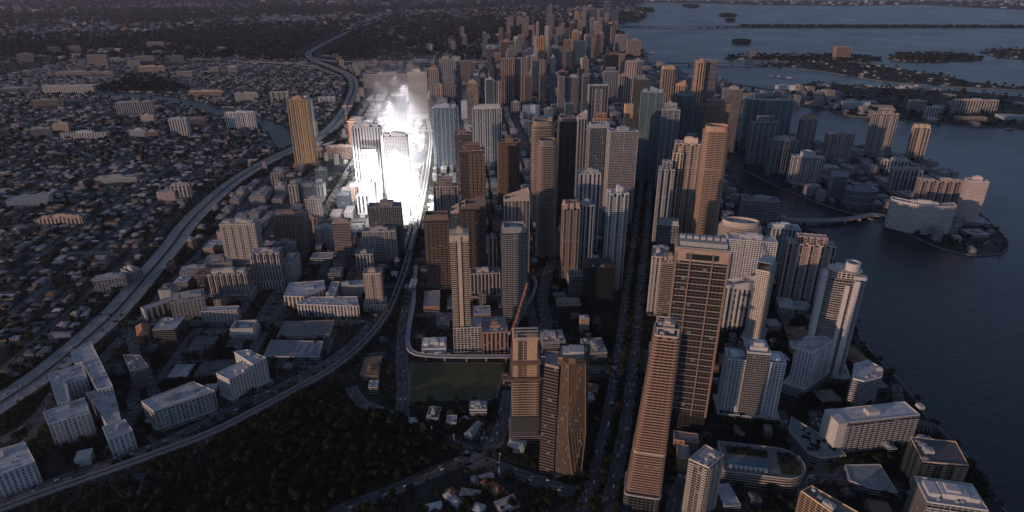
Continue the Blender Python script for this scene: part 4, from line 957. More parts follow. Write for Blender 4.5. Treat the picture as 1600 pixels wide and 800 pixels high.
# ---- downtown and beyond ----
DT=[
('white tower with black oval lattice','in the middle distance above the white-framed office',936,134,30,-165,24,'dark',(.55,.55,.55),dict(fins=6,crown='none',name='office_tower')),
('pale cylindrical-topped tower','left of the oval lattice tower',897,121,22,-150,24,'band',(.40,.38,.38),dict(plan='round',crown='box')),
('blue-white paired tower','behind the oval lattice tower to its right',955,112,22,-130,22,'vertg',(.42,.45,.5),dict(crown='step')),
('pink and blue slim tower','right of the blue-white paired tower',986,96,17,-190,22,'vert',(.50,.37,.33),dict(crown='none')),
('pale blue slim tower','pressed to the right of the pink and blue slim tower',999,96,13,-180,22,'vertg',(.38,.42,.45),dict(crown='box')),
('dark black-blue slab tower','left of the tall blue ragged-crown tower',1003,124,26,-215,26,'dark',(.17,.18,.2),dict(crown='box')),
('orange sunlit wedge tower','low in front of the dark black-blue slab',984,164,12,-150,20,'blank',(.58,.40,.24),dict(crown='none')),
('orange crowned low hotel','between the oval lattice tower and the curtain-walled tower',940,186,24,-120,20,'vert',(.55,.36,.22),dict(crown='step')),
('dark maroon slab tower','by the bay edge below the twin tan towers',962,85,32,-150,26,'dark',(.26,.16,.15),dict(crown='box')),
('dark teal slab tower','in the heart of downtown beside a tan shaft',906,64,19,-215,26,'blue',(.12,.18,.2),dict(crown='none')),
('tan shaft tower','attached left of the dark teal slab',900,50,10,-225,24,'vert',(.52,.36,.24),dict(crown='two')),
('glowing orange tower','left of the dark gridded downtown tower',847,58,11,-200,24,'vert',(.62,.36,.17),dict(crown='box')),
('dark gridded downtown tower','with pale frame lines left of the tan shaft',869,74,24,-190,28,'grid',(.23,.22,.23),dict(crown='box',fins=5)),
('dark tower with tan edges','immediately right of the dark gridded downtown tower',890,63,16,-180,26,'vert',(.33,.25,.21),dict(crown='box')),
('brown twin-slit tower','leftmost of a matching pair in downtown',794,92,20,-190,24,'vert',(.35,.27,.24),dict(crown='none',fins=3)),
('brown tower with pale slits','rightmost of a matching pair in downtown',815,91,21,-190,24,'vert',(.33,.26,.24),dict(crown='none',fins=3)),
('rosy balcony tower','behind the brown twin-slit tower',793,65,22,-180,22,'balc',(.40,.29,.25),dict(crown='box')),
('white arched-gate block','in front of the matching brown pair',837,128,18,-60,16,'blank',W_,dict(crown='ring')),
('dark tower with an orange flank','left of the white slotted downtown tower',738,130,18,-150,22,'grid',(.33,.21,.16),dict(crown='pyr')),
('white slotted downtown tower','with a black central band',765,124,13,-165,20,'dark',(.5,.5,.5),dict(crown='box',fins=1)),
('pinkish ribbed tower','attached right of the white slotted downtown tower',777,128,10,-155,20,'vert',(.46,.36,.32),dict(crown='none')),
('brown ribbed tower','behind the broad blue glass tower',697,92,22,-180,26,'vertg',(.33,.27,.25),dict(crown='box')),
('dark brown slab','right of the brown ribbed tower',727,95,16,-130,24,'vert',(.28,.23,.23),dict(crown='none')),
('slate slim tower','squeezed between the dark brown slab and downtown',745,110,9,-95,20,'glass',(.25,.28,.3),dict(crown='none')),
('grey flat office','right of the white arched-gate block',858,136,14,-60,20,'band',(.42,.40,.4),dict(crown='box')),
('white boxy hospital-like block','left of the louvred-crown tower at its foot',830,166,26,-45,24,'fine',W_,dict(crown='box',cat='building',name='office_block')),
('white ribbed midrise','between the blue-white striped tower and the round dark tower',806,160,14,-45,18,'vert',(.5,.5,.5),dict(crown='box',cat='building',name='office_block')),
('grey-white midrise','beside the white boxy block on its right',858,170,14,-42,18,'band',(.46,.46,.46),dict(crown='box',cat='building',name='office_block')),
('orange slim uptown tower','leftmost of the far uptown row by the bay',902,18,7,-170,20,'vert',(.58,.38,.25),dict(crown='none',lod=0)),
('tan uptown tower','second of the far uptown row',912,20,8,-165,20,'vert',(.5,.36,.27),dict(crown='none',lod=0)),
('dark uptown slab','third of the far uptown row',926,14,12,-190,26,'glass',(.22,.23,.26),dict(crown='box',lod=0)),
('pinkish uptown tower','fourth of the far uptown row',938,14,8,-185,20,'vert',(.4,.32,.3),dict(crown='none',lod=0)),
('tallest uptown tower','with a thin pale edge line at the bay shore',950,3,12,-230,28,'glass',(.28,.26,.26),dict(crown='box',lod=0)),
('dark bayside uptown tower','rightmost of the far uptown row',962,16,10,-175,26,'glass',(.22,.24,.27),dict(crown='none',lod=0)),
('curved pale and blue tower','in front of the far uptown row',923,33,13,-170,26,'blue',(.38,.33,.32),dict(crown='none',plan='round',lod=0)),
('tan twin tower','left of the orange bayside twin tower',935,39,12,-165,26,'vert',(.48,.38,.32),dict(crown='step',lod=0)),
('orange bayside twin tower','beside the water north of downtown',955,38,17,-165,28,'balc',(.46,.30,.22),dict(crown='drum',plan='round')),
('grey white-edged block','on the shore right of the orange bayside twin tower',973,54,20,-120,28,'vert',(.42,.38,.36),dict(crown='none')),
('dark and tan shore tower','nearest the arched causeway',992,63,22,-115,26,'vert',(.44,.36,.32),dict(crown='box')),
('dim blue-brown slab','behind the pair of brown slit towers to the right',860,24,12,-150,24,'vert',(.27,.24,.24),dict(crown='box',lod=0)),
('distant grey tower','standing alone in the uptown sprawl',797,27,10,-120,24,'vert',(.32,.28,.28),dict(crown='none',lod=0)),
('distant mauve slab','right of the lone grey uptown tower',812,26,9,-115,22,'vert',(.3,.26,.28),dict(crown='box',lod=0)),
('distant pale office','below the distant mauve slab',825,40,14,-75,22,'fine',(.42,.40,.4),dict(crown='none',lod=0)),
('wide pinkish uptown slab','behind the glowing orange tower',868,43,16,-95,20,'vert',(.42,.35,.32),dict(crown='none',lod=0)),
('grey uptown slab','between the wide pinkish slab and the tan shaft',886,45,13,-90,20,'glass',(.3,.31,.34),dict(crown='none',lod=0)),
('tall brown tower with dark slit','left edge of downtown',793,66,14,-165,22,'vert',(.36,.26,.23),dict(crown='none')),
('low dark teal office','at the foot of the orange bayside twin tower',931,66,20,-60,24,'glass',(.17,.19,.22),dict(crown='none')),
('pale old hotel block','below the tan shaft tower',862,120,16,-80,20,'punch',(.38,.33,.31),dict(crown='box')),
('brick red office','right of the grey flat office',880,112,16,-90,20,'vert',(.30,.21,.19),dict(crown='box')),
('brown-grey slab','beneath the dark gridded downtown tower',846,108,12,-95,18,'vert',(.33,.27,.25),dict(crown='box')),
('pale tower','with vertical grooves left of the orange faced tower',975,118,14,-120,20,'vert',(.42,.36,.34),dict(crown='box')),
('mid-grey tower','between the broad blue tower and the striped tower',725,158,9,-70,18,'blank',(.42,.41,.41),dict(crown='none')),
('blue-grey low office','above the round-cornered striped tower',838,190,20,-60,22,'glass',(.3,.32,.36),dict(crown='box')),
]
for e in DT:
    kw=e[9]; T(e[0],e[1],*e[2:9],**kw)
# oval lattice rings on the lattice tower
_l=[o for o in COL.objects if o.get('label','').startswith('white tower with black oval')][0]
for cx in(-9,9):
    for k in range(9):
        mb=MB(); q=[(cx+5.5*math.cos(a*math.pi/8),36+k*14+6.2*math.sin(a*math.pi/8)) for a in range(16)]; q2=[(cx+(x-cx)*.66,36+k*14+(z-36-k*14)*.66) for x,z in q]
        for i in range(16):
            j=(i+1)%16; mb.quad([(q[i][0],-1.2,q[i][1]),(q[j][0],-1.2,q[j][1]),(q2[j][0],-1.2,q2[j][1]),(q2[i][0],-1.2,q2[i][1])]); mb.quad([(q[j][0],-.9,q[j][1]),(q[i][0],-.9,q[i][1]),(q[i][0],-1.2,q[i][1]),(q[j][0],-1.2,q[j][1])])
        mb.obj('oval_frame','paint',_l,(.55,.55,.55))
# ---- condominium island ----
KW=dict(plan='notch',bay=3,fl=3.1)
T('white ribbed condominium','tallest of the clustered towers at the island west end',1199,192,42,258,24,'vertg',(.42,.42,.44),crown='step',notch=5,plan='notch',rot=6,bay=3,bal='f',nb=9,cells=(1,3,5,7))
T('grey-white ribbed condominium','in front and right of the tallest west end tower',1228,220,40,273,24,'vert',(.36,.35,.36),crown='two',rot=0,notch=5,plan='notch',bay=3)
T('pale slender condominium','with a notched crown on the island shore behind the cluster',1266,186,24,236,22,'vertg',(.52,.48,.47),crown='pyr',notch=3,plan='notch',rot=-4,bay=3,bal='f',nb=5,cells=(1,3))
T('low wide white condominium trio','facing the channel in the middle of the island',1263,246,48,288,24,'vert',(.52,.50,.50),crown='drum',notch=4,plan='notch',rot=-12,bay=3,bal='f',nb=7,cells=(1,3,5))
T('pinkish condominium','with a white central bay on the island north shore',1317,210,42,257,24,'vert',(.46,.38,.36),crown='two',notch=4,plan='notch',rot=6,bay=3,bal='f',nb=7,cells=(3,))
T('tall pinkish tower','standing alone on the island north tip with lit left side',1386,178,34,248,26,'vertg',(.50,.42,.40),crown='step',notch=3,plan='notch',rot=-14,bay=3,bal='fl',nb=5,cells=(1,3))
T('slim golden tower','with a white cap alone on the island north tip',1442,200,22,252,20,'vertg',(.58,.46,.36),crown='ring',notch=3,plan='notch',rot=-14,bay=3,bal='f',nb=3,cells=(1,),fins=2)
T('round-topped banded office','with two white rooftop bands on the island shore',1314,276,27,312,24,'glass',(.30,.32,.36),plan='round',crown='ring',rot=-10,name='office_block',cat='building')
T('squat domed glass office','beside the landing of the island bridge',1350,300,46,330,34,'glass',(.24,.26,.30),plan='oval',crown='drum',rot=-10,name='office_block',cat='building')
T('large curved white hotel','sweeping along the island south shore promenade',1447,322,84,366,22,'fine',(.60,.55,.52),plan='crescent',crown='box',rot=-21,bay=3.6,fl=3.4,name='hotel_block',cat='building')
T('grey ribbed condominium pair','inland behind the curved white hotel',1420,266,40,303,24,'vert',(.42,.39,.38),crown='two',plan='notch',notch=4,rot=-12,bay=3)
T('brown ribbed long condominium','stretching behind the curved white hotel to its right',1482,284,76,330,24,'vert',(.42,.35,.32),crown='two',plan='notch',notch=7,rot=-8,bay=3,bal='f',nb=13,cells=(1,3,5,7,9,11))
T('slender pinkish-white tower','standing at the island east tip',1530,284,27,350,24,'fine',(.60,.50,.47),crown='box',rot=-16,bay=2.6,fl=3.1,pod=(8,2.2,1.8,'garage',(.42,.40,.4)))
T('low white terraced building','between the two lone towers of the island',1400,252,44,270,26,'vert',(.50,.47,.46),crown='two',rot=-8,name='apartment_block',cat='building')
T('small white island clubhouse','behind the wide white condominium trio',1296,262,30,-14,24,'punch',(.5,.48,.47),crown='box',rot=-8,name='clubhouse',cat='building')
# ---- near right: bayfront blocks ----
T('long grey-roofed apartment slab','with ranks of white balconies at the bay edge',1380,655,126,703,24,'balc',(.50,.48,.47),bal='f',nb=13,crown='none',rot=9,bay=3.2,fl=3.0,frac=.72,prj=1.8,name='apartment_block')
_s=TOW[-1]
r=[o for o in COL.objects if o.get('label','').startswith('long grey-roofed apartment')][0]; hz=max(v.co.z for v in [c for c in r.children if c.name.startswith('wall')][0].data.vertices)
mb=MB(); mb.box(-6,12,14,9,hz,hz+5); mb.obj('lift_housing','paint',r,(.55,.52,.5)); mb=MB(); mb.box(56,12,6,8,hz,hz+4); mb.obj('lift_housing','paint',r,(.5,.48,.46))
mb=MB(); mb.box(-50,12,11,26,0,hz+1.2); mb.obj('end_wing','paint',r,(.56,.52,.50))
RP('cream tower with ribbed balconies and a broad blank stripe in front of the garden podium',[(1077,718),(1108,732),(1131,712),(1102,696)],72,'balc',(.60,.53,.46),units=7,fl=3.0,bay=3,balc=((0,3,(0,2)),(1,3,(0,1,2)),(2,3,(0,1,2)),(3,3,(0,2))),name='residential_tower',cat='tower',short='cream blank-striped tower')
RP('white apartment tower with horizontal stripes and a stepped grey terrace roof by the marina',[(1333,592),(1350,596),(1378,589),(1380,577),(1355,563),(1334,570)],42,'band',(.62,.61,.62),units=8,fl=3.1,name='residential_tower',cat='tower',short='horizontally striped marina tower')
RP('squat sunlit orange apartment block with a dark roof edged in white beside the water',[(1423,684),(1442,722),(1513,728),(1493,691)],45,'balc',(.60,.44,.29),units=7,fl=3.0,balc=((0,7,(0,1,3,5,6)),(1,7,(0,1,3,5,6)),(2,7,(0,1,3,5,6))),roofc=(.13,.13,.14),short='squat orange block')
RP('orange-fronted apartment tower cut off at the bottom below the pale stepped parking roof',[(1252,768),(1268,760),(1348,806),(1330,822)],60,'balc',(.64,.45,.26),units=6,fl=3.0,balc=((0,7,None),(2,7,None)),name='residential_tower',cat='tower',short='orange-fronted bottom tower')
T('white flat apartment block','in the bottom corner in front of the squat orange block',1496,792,84,850,34,'balc',(.54,.53,.53),bal='f',nb=8,crown='two',rot=-12,bay=3.2,fl=3.0)
T('brown townhouse block','at the foot of the terracotta balcony tower',1072,690,36,-14,16,'punch',(.38,.27,.21),crown='none',rot=-13,name='townhouse_block',cat='building')
T('small orange brick annexe','left of the cream blank-striped tower',1068,718,18,-16,24,'blank',(.45,.26,.16),crown='none',rot=-13,name='brick_annexe',cat='building')
# round garden podium
def garden():
    X,Y=G(1178,762); rot=R(-10); r=empty('parking_garage',(X,Y,0),rot); tag(r,'broad parking podium with a rounded end and a planted roof deck','building')
    P=[(-34,0),(30,0)]+[(30+24*math.sin(a),24-24*math.cos(a)) for a in [i*math.pi/12 for i in range(1,12)]]+[(30,48),(-34,48)]
    mb=MB(); mb.prism(P,0,17,bay=5,fl=3.4); mb.obj('wall',M['garage'],r,(.42,.36,.33)); mb=MB(); inset_ring(mb,P,16.5,18.2,1); mb.obj('parapet','paint',r,(.48,.43,.40))
    mb=MB(); mb.quad([(p[0],p[1],17.2) for p in scalep(P,.97)]); mb.obj('roof','roofing',r,(.20,.19,.19))
    mb=MB(); mb.prism([(26,6),(46,8),(50,24),(44,38),(28,42)],17.2,17.8); mb.obj('roof_lawn',m_lawn,r)
    mb=MB(); mb.prism([(-26,30),(18,30),(18,42),(-26,42)],17.2,17.7); mb.obj('roof_lawn',m_lawn,r)
    mb=MB(); mb.prism([(-28,12),(14,12),(14,22),(-28,22)],17.2,17.5); mb.obj('pool','pool',r)
    for k in range(26):
        mb=MB()
        for a in range(4): mb.box(rnd.uniform(-1.2,1.2),rnd.uniform(-1.2,1.2),1.7,1.5,0,1.5+rnd.random()*1.6,rnd.random())
        o=mb.obj('planter_shrub',m_leaf,r); o.location=(rnd.choice((rnd.uniform(28,46),rnd.uniform(-24,16))),rnd.uniform(10,39),17.3)
        if o.location.x<20: o.location.y=rnd.uniform(30,42)
    for k in range(8):
        mb=MB(); mb.box(-25+k*5,7,3.2,3,17.2,20); mb.prism(scalep([(-27+k*5,5.2),(-23+k*5,5.2),(-23+k*5,8.8),(-27+k*5,8.8)],1),20,20.3); mb.obj('cabana','paint',r,(.55,.53,.52))
    mark_poly(rotrect(X+8,Y+24,100,56,rot),2); TOW.append(('rounded garden podium',X+8,Y+24,40))
garden()
def deck(name,cat,label,pxs,z,col,poolpx=None,mat='roofing'):
    P=[G(*p,z) for p in pxs]; cx=sum(p[0] for p in P)/len(P); cy=sum(p[1] for p in P)/len(P)
    Q=[(p[0]-cx,p[1]-cy) for p in P]
    ar=sum(Q[i][0]*Q[(i+1)%len(Q)][1]-Q[(i+1)%len(Q)][0]*Q[i][1] for i in range(len(Q)))
    if ar<0: Q=Q[::-1]
    r=empty(name,(cx,cy,0)); tag(r,label,cat)
    mb=MB(); mb.prism(Q,0,z,bay=5,fl=3.4); mb.obj('wall',M['garage'],r,(.38,.37,.37)); mb=MB(); mb.quad([(p[0],p[1],z+.12) for p in scalep(Q,.99)]); mb.obj('roof',mat,r,col)
    mb=MB(); inset_ring(mb,Q,z-.3,z+1.1,.7); mb.obj('parapet','paint',r,(.5,.5,.5)); mark_poly(P,2); return r,Q,z
r,Q,z=deck('parking_garage','building','green-grey irregular parking roof left of the long balcony slab',[(1236,652),(1300,690),(1322,712),(1285,716),(1262,708),(1232,672)],9,(.17,.24,.25))
for k in range(18):
    p=Q[rnd.randrange(len(Q))]; q=rnd.uniform(.1,.75); mb=MB()
    for a in range(4): mb.box(rnd.uniform(-1.5,1.5),rnd.uniform(-1.5,1.5),1.6,1.4,0,1.6+rnd.random(),rnd.random())
    o=mb.obj('planter_shrub',m_leaf,r); o.location=(p[0]*q+rnd.uniform(-3,3),p[1]*q,z+.1)
r,Q,z=deck('parking_garage','building','pale blue-grey stepped parking roof near the squat orange block',[(1320,727),(1375,726),(1403,771),(1360,764),(1328,752)],7,(.30,.34,.34))
# ---- bottom left blocks ----
RP('white stepped apartment head building beside the freeway with a turret-like roof corner',[(111,550),(142,535),(176,604),(152,609),(128,567),(117,569)],33,'punch',(.62,.61,.62),units=12,balc=((0,6,(1,3)),),short='white stepped head building')
RP('white apartment wing around a dark court, left of the stepped head building',[(76,586),(127,569),(136,590),(104,600),(109,627),(90,632)],32,'punch',(.60,.59,.60),units=10,short='white court wing')
RP('low white apartment wing with a curved grey roof drum, below the stepped head building',[(134,615),(176,605),(181,628),(189,656),(166,662),(148,633)],24,'punch',(.58,.55,.54),units=9,short='low white drum-roofed wing')
RP('white apartment wing with deep dark balcony slots beside the freeway trees',[(68,645),(132,622),(140,646),(75,664)],32,'punch',(.62,.61,.62),units=10,balc=((0,9,(1,2,4,6,7)),(1,9,(1,2,4,6,7)),(2,9,(1,2,4,6,7))),short='white slotted wing')
RP('small white square apartment block near the railway with a notched roof',[(160,668),(195,656),(207,673),(169,688)],25,'punch',(.64,.63,.64),units=8,balc=((0,5,(1,3)),(1,5,(1,3))),short='small white square block')
RP('white hotel with dark solar panels on its roof in the bottom left corner',[(-35,712),(39,692),(55,722),(-15,748)],28,'punch',(.62,.61,.62),bay=3.4,units=7,name='hotel_block',short='white solar-roofed hotel')
RP('grey terraced midrise with a tan end wall between the white complex and the trees',[(193,555),(219,556),(232,573),(204,580)],34,'band',(.34,.31,.30),units=6,short='grey terraced midrise')
RP('long white apartment building with framed balconies beside the park railway',[(221,628),(302,597),(336,612),(240,643)],30,'grid',(.52,.51,.51),units=14,balc=((0,14,(1,2,4,5,7,8,10,11,12)),(2,14,(1,2,4,5,7,8,10,11,12))),podium=(5,1.08),short='long framed white building')
RP('white hotel with close ranks of windows and a taller far end by the railway',[(338,584),(384,562),(416,566),(358,594)],35,'fine',(.60,.57,.54),units=9,podium=(6,1.15),name='hotel_block',short='close-windowed white hotel')
RP('upper end of the close-windowed hotel with its own pale roof terrace',[(366,551),(386,547),(416,560),(396,570)],41,'fine',(.60,.58,.56),units=5,name='hotel_block',short='tall hotel end')
RP('left block of the cream courtyard complex with red-barred front on the main street',[(443,463),(452,443),(506,439),(508,452),(492,459),(474,464)],22,'vert',(.58,.52,.47),units=12,short='left courtyard block')
RP('front range of the cream courtyard complex with blue-grey recesses',[(464,476),(482,465),(558,464),(561,479),(500,477)],21,'vert',(.60,.56,.53),bay=2.6,units=14,balc=((0,12,(2,5,8)),),short='front courtyard range')
RP('slanting middle arm of the cream courtyard complex between its two courts',[(518,441),(531,441),(522,464),(510,464)],23,'punch',(.57,.53,.50),units=6,short='slanting courtyard arm')
RP('back range of the cream courtyard complex with a pinkish inner wall',[(533,441),(569,438),(571,446),(533,447)],23,'punch',(.56,.50,.46),units=6,short='back courtyard range')
T('tiny white utility building','in front of the deep-balconied wing by the railway',128,718,20,728,16,'blank',(.5,.5,.5),crown='none',rot=20,name='utility_building',cat='building')
T('low dark-roofed depot','with a pale rim above the parking deck',474,524,80,530,42,'blank',(.34,.30,.28),crown='none',name='warehouse',cat='building')
r,Q,z=deck('parking_garage','building','grey roof parking deck with pale cross beams below the dark-roofed depot',[(412,557),(498,558),(505,534),(424,532)],8,(.24,.25,.27))
for k in range(6):
    mb=MB(); mb.box(-28+k*11,0,.6,22,z+.2,z+.9); mb.obj('roof_beam','paint',r,(.45,.45,.47))
T('small white school building','with an open dark roof court above the crossing',378,522,38,532,28,'punch',(.48,.47,.46),crown='ring',name='school_building',cat='building')
T('white three-storey walk-up block','with slotted recesses beside the freeway slip road',256,474,36,490,14,'vert',(.50,.48,.46),crown='none',rot=52,name='apartment_block',cat='building')
T('cream block with a brown roof court','right of the slotted walk-up block',292,470,44,498,34,'punch',(.48,.43,.38),crown='two',rot=24,name='apartment_block',cat='building')
T('low white block with an arched front','below the red-window-barred cream condominium',342,486,54,503,14,'punch',(.52,.48,.45),crown='none',rot=6,name='apartment_block',cat='building')
T('pair of grey low offices','left of the large windowless hall',302,424,36,436,26,'punch',(.45,.44,.43),crown='two',rot=20,name='office_block',cat='building')
def gable(short,where,x,y,w,d,h,rh,rot,wc,rc,name='house',cat='house',hip=.3):
    X,Y=G(x,y); r=empty(name,(X,Y,0),R(rot)); tag(r,(short+' '+where).strip(),cat)
    mb=MB(); mb.prism([(-w/2,-d/2),(w/2,-d/2),(w/2,d/2),(-w/2,d/2)],0,h,bay=4,top=False); mb.obj('wall',M['punch'],r,wc)
    a=w/2+.6; b_=d/2+.6; k=w/2*(1-hip); mb=MB()
    for q in([(-a,-b_,h),(a,-b_,h),(k,0,h+rh),(-k,0,h+rh)],[(a,b_,h),(-a,b_,h),(-k,0,h+rh),(k,0,h+rh)],[(a,-b_,h),(a,b_,h),(k,0,h+rh)],[(-a,b_,h),(-a,-b_,h),(-k,0,h+rh)]): mb.quad(q)
    mb.obj('roof','roofing',r,rc); mark_poly(rotrect(X,Y,w,d,R(rot)),2); TOW.append((short,X,Y,w/2)); return r
gable('tall brick apartment house with orange-brown hipped roof','beside the crossing under the freeway',226,528,34,16,14,6,-58,(.36,.22,.15),(.34,.19,.11),'apartment_house','building')
T('white l-shaped apartment block','beside the freeway curve with a tan end wall',170,436,40,456,20,'grid',(.44,.43,.42),crown='two',rot=22,name='apartment_block',cat='building')
T('white glazed wing','behind the white l-shaped apartment block',196,424,24,442,20,'grid',(.42,.44,.44),crown='two',rot=-30,name='apartment_block',cat='building')
T('orange-lit apartment slab','with white columns across the western houses',93,341,64,352,16,'vert',(.52,.38,.30),crown='two',rot=6,name='apartment_block',cat='building')
T('big white sports hall','at the left edge behind the orange-lit slab',42,312,50,324,40,'blank',(.44,.45,.46),crown='none',rot=24,name='hall_building',cat='building')
T('white stepped apartment block with a dark notch','above the freeway bend in the western houses',280,290,28,312,18,'vert',(.45,.42,.40),crown='two',rot=10,name='apartment_block',cat='building')
T('pale pink low block','left of the dark-notched stepped block',258,300,26,314,16,'blank',(.44,.37,.35),crown='none',rot=10,name='apartment_block',cat='building')
T('long low white complex','behind the dark-notched stepped block',180,278,60,286,24,'punch',(.40,.41,.42),crown='two',rot=8,name='apartment_block',cat='building')
# houses near the park
T('small grey square office','right of the playing field road',747,640,27,656,16,'band',(.40,.42,.44),crown='two',rot=0,name='office_block',cat='building')
T('white bungalow with a terrace','below the playing field near the trees',705,661,16,670,14,'punch',(.46,.46,.46),crown='none',rot=0,name='bungalow',cat='house')
T('white long villa','immediately left of the white terrace bungalow',675,654,19,664,22,'blank',(.42,.41,.40),crown='box',rot=-4,name='villa',cat='house')
gable('white gabled house','on a slope beside the roundabout',742,674,30,11,5,3,60,(.5,.5,.5),(.30,.30,.31))
gable('white-roofed bright villa','between the roundabout and the unfinished tower',808,700,20,15,6,2.5,-15,(.55,.55,.55),(.48,.48,.48))
gable('orange tiled long house','south of the roundabout among trees',768,764,26,11,5,3,-40,(.4,.3,.25),(.32,.16,.09))
gable('long white-ridged house','among trees at the bottom south of the park road',708,784,24,9,5,2,-48,(.5,.5,.5),(.38,.38,.39))
gable('white modern house','at the bottom edge right of the white-ridged house',792,792,22,14,6,1,30,(.55,.55,.55),(.45,.45,.46))
gable('lone white pavilion','in the clearing at the lower left of the park',206,772,16,10,4,2.4,10,(.5,.5,.5),(.42,.42,.44),'pavilion','building')
gable('small white shed','just below the lone white pavilion',229,791,7,7,3,.8,20,(.5,.5,.5),(.5,.5,.5),'shed','building')
# far right waterfront
T('orange-brown twin tower','alone on the causeway island across the bay',1320,74,24,94,40,'grid',(.46,.32,.25),crown='two',fins=4,name='residential_tower')
T('small pale tower','on the causeway island nearest downtown',1176,81,13,91,30,'vert',(.40,.35,.33),crown='box')
PORT=[('long white terminal building','at the landward end of the port',1228,134,30,141,30,'blank',W_,'terminal_building'),
('long banded port office','with a sunlit face near the port east end',1528,157,62,178,26,'vert',(.44,.38,.36),'office_block'),
('low orange-striped terminal','in front of the long banded port office',1520,184,42,192,30,'band',(.50,.34,.27),'terminal_building'),
('white port block with an orange face','in the middle of the port shoreline',1436,158,24,174,18,'grid',(.50,.42,.36),'office_block'),
('white low port block','right of the orange-faced port block',1462,168,24,183,18,'vert',(.5,.48,.47),'office_block'),
('white curved terminal shed','on the port quay near downtown',1338,160,42,170,26,'blank',(.48,.49,.5),'terminal_building'),
('brown flat cargo shed','at the port middle behind the curved shed',1300,146,60,150,40,'blank',(.33,.29,.28),'warehouse'),
('pale flat cargo shed','at the port far right edge',1588,182,44,188,40,'blank',(.46,.46,.47),'warehouse'),
('grey long cargo shed','between the curved terminal shed and the orange-faced block',1378,166,34,173,26,'garage',(.38,.36,.36),'warehouse')]
for a in PORT: T(a[0],a[1],a[2],a[3],a[4],a[5],a[6],a[7],a[8],crown='none' if 'shed' in a[0] or 'terminal' in a[0] else 'box',rot=-7,name=a[9],cat='building',bay=5)
# north-west skyline blocks
NW=[(321,143,54,151,(.50,.36,.27),'orange-lit long condominium below the far wood'),(384,146,34,158,(.46,.42,.38),'white fluted long block right of the orange-lit condominium'),
(209,160,50,178,(.46,.43,.42),'broad cream stepped block above the western houses'),(277,186,28,212,(.46,.47,.5),'tallest grey-white block amid the western midrises'),
(304,186,26,200,(.42,.32,.27),'pink block right of the tallest grey-white midrise'),(229,180,20,192,(.5,.42,.36),'cream small block left of the tallest grey-white midrise'),
(214,204,24,216,(.46,.46,.47),'white low block below the cream small block'),(236,206,20,216,(.40,.32,.28),'tan low block right of the white low block'),
(93,194,24,206,(.42,.33,.28),'tan cubic block on the left among houses'),(62,202,26,214,(.44,.42,.42),'white cubic block left of the tan cubic block'),
(130,208,70,218,(.42,.43,.45),'long grey-blue school-like row on the left'),(70,157,34,170,(.48,.36,.28),'orange striped block on the far left'),
(115,158,28,166,(.36,.31,.30),'dull pink block right of the orange striped block'),(105,134,76,146,(.48,.48,.48),'huge white arena-like hall on the left'),
(20,138,60,144,(.42,.42,.43),'long white flat hall at the left edge'),(150,86,30,102,(.32,.28,.28),'dark broad hospital block in the far sprawl'),
(38,84,20,98,(.36,.30,.29),'pinkish slab on the far left skyline'),(64,88,24,96,(.44,.37,.3),'cream-lit slab beside the pinkish far slab'),
(83,74,16,86,(.38,.31,.29),'rosy twin block in the far sprawl'),(115,72,14,86,(.37,.30,.28),'second rosy block right of the rosy twin'),
(208,96,20,106,(.26,.25,.26),'dark cubic office in the far sprawl'),(242,66,26,78,(.38,.34,.33),'pale clustered hospital towers on the far left'),
(236,104,40,113,(.46,.36,.29),'tan-fronted long block right of the dark cubic office'),(272,88,24,102,(.33,.30,.30),'brown-grey slab right of the pale clustered towers'),
(312,40,16,46,(.44,.42,.41),'small white block far out near the horizon'),(362,104,14,116,(.46,.45,.44),'isolated white block near the upper freeway'),
(287,112,24,120,(.38,.35,.34),'ribbed grey block above the far wood'),(333,106,14,116,(.38,.36,.35),'grey small block left of the isolated white block'),
(166,112,18,118,(.34,.30,.30),'low brown block under the dark hospital block'),(604,97,22,105,(.38,.28,.24),'brown-striped low block on the upper freeway'),
(224,88,30,104,(.33,.29,.29),'wide muted block beside the dark cubic office'),(122,112,70,118,(.27,.25,.25),'long dark low hall in the left sprawl'),
(415,78,20,86,(.36,.33,.33),'pale low slab left of the interchange'),(355,60,10,66,(.36,.34,.33),'tiny pale tower in the sprawl above the interchange')]
for i,(x,yt,w_,yb,c,l) in enumerate(NW):
    T(l,'',x,yt,w_,yb,24,rnd.choice(['vert','punch','grid','band']),c,crown=rnd.choice(['box','two','none']),name='apartment_block',cat='building',bay=4,rot=rnd.choice([4.7,4.7,10,20]),lod=0)
# ================= SCATTERED CITY FABRIC =================
def dirword(dx,dy):
    if abs(dx)>abs(dy)*1.2: return 'right of' if dx>0 else 'left of'
    return 'behind' if dy>0 else 'in front of'
LUSED={}
CN=[('white',(.46,.46,.46)),('grey',(.30,.30,.30)),('cream',(.46,.40,.33)),('tan',(.38,.29,.22)),('pinkish',(.42,.34,.31)),('brown',(.26,.19,.15)),('dark',(.13,.13,.135))]
RN=[('grey roof',(.24,.24,.24)),('pale roof',(.44,.44,.45)),('dark roof',(.12,.12,.125)),('brown roof',(.24,.16,.11))]
def near_label(kind,X,Y,words):
    L=sorted(TOW,key=lambda t:(t[1]-X)**2+(t[2]-Y)**2)[:7]
    for t in L:
        s=t[0].split(' below ')[0].split(' right of ')[0].split(' left of ')[0].split(' on the ')[0].split(' in the ')[0].split(' above ')[0].split(' beside ')[0]
        l=f"{words} {dirword(X-t[1],Y-t[2])} the {s}"
        if len(l.split())<=16 and l not in LUSED: LUSED[l]=1; return l,None
    return None,None
nlow=0; lowrest=MB_=None
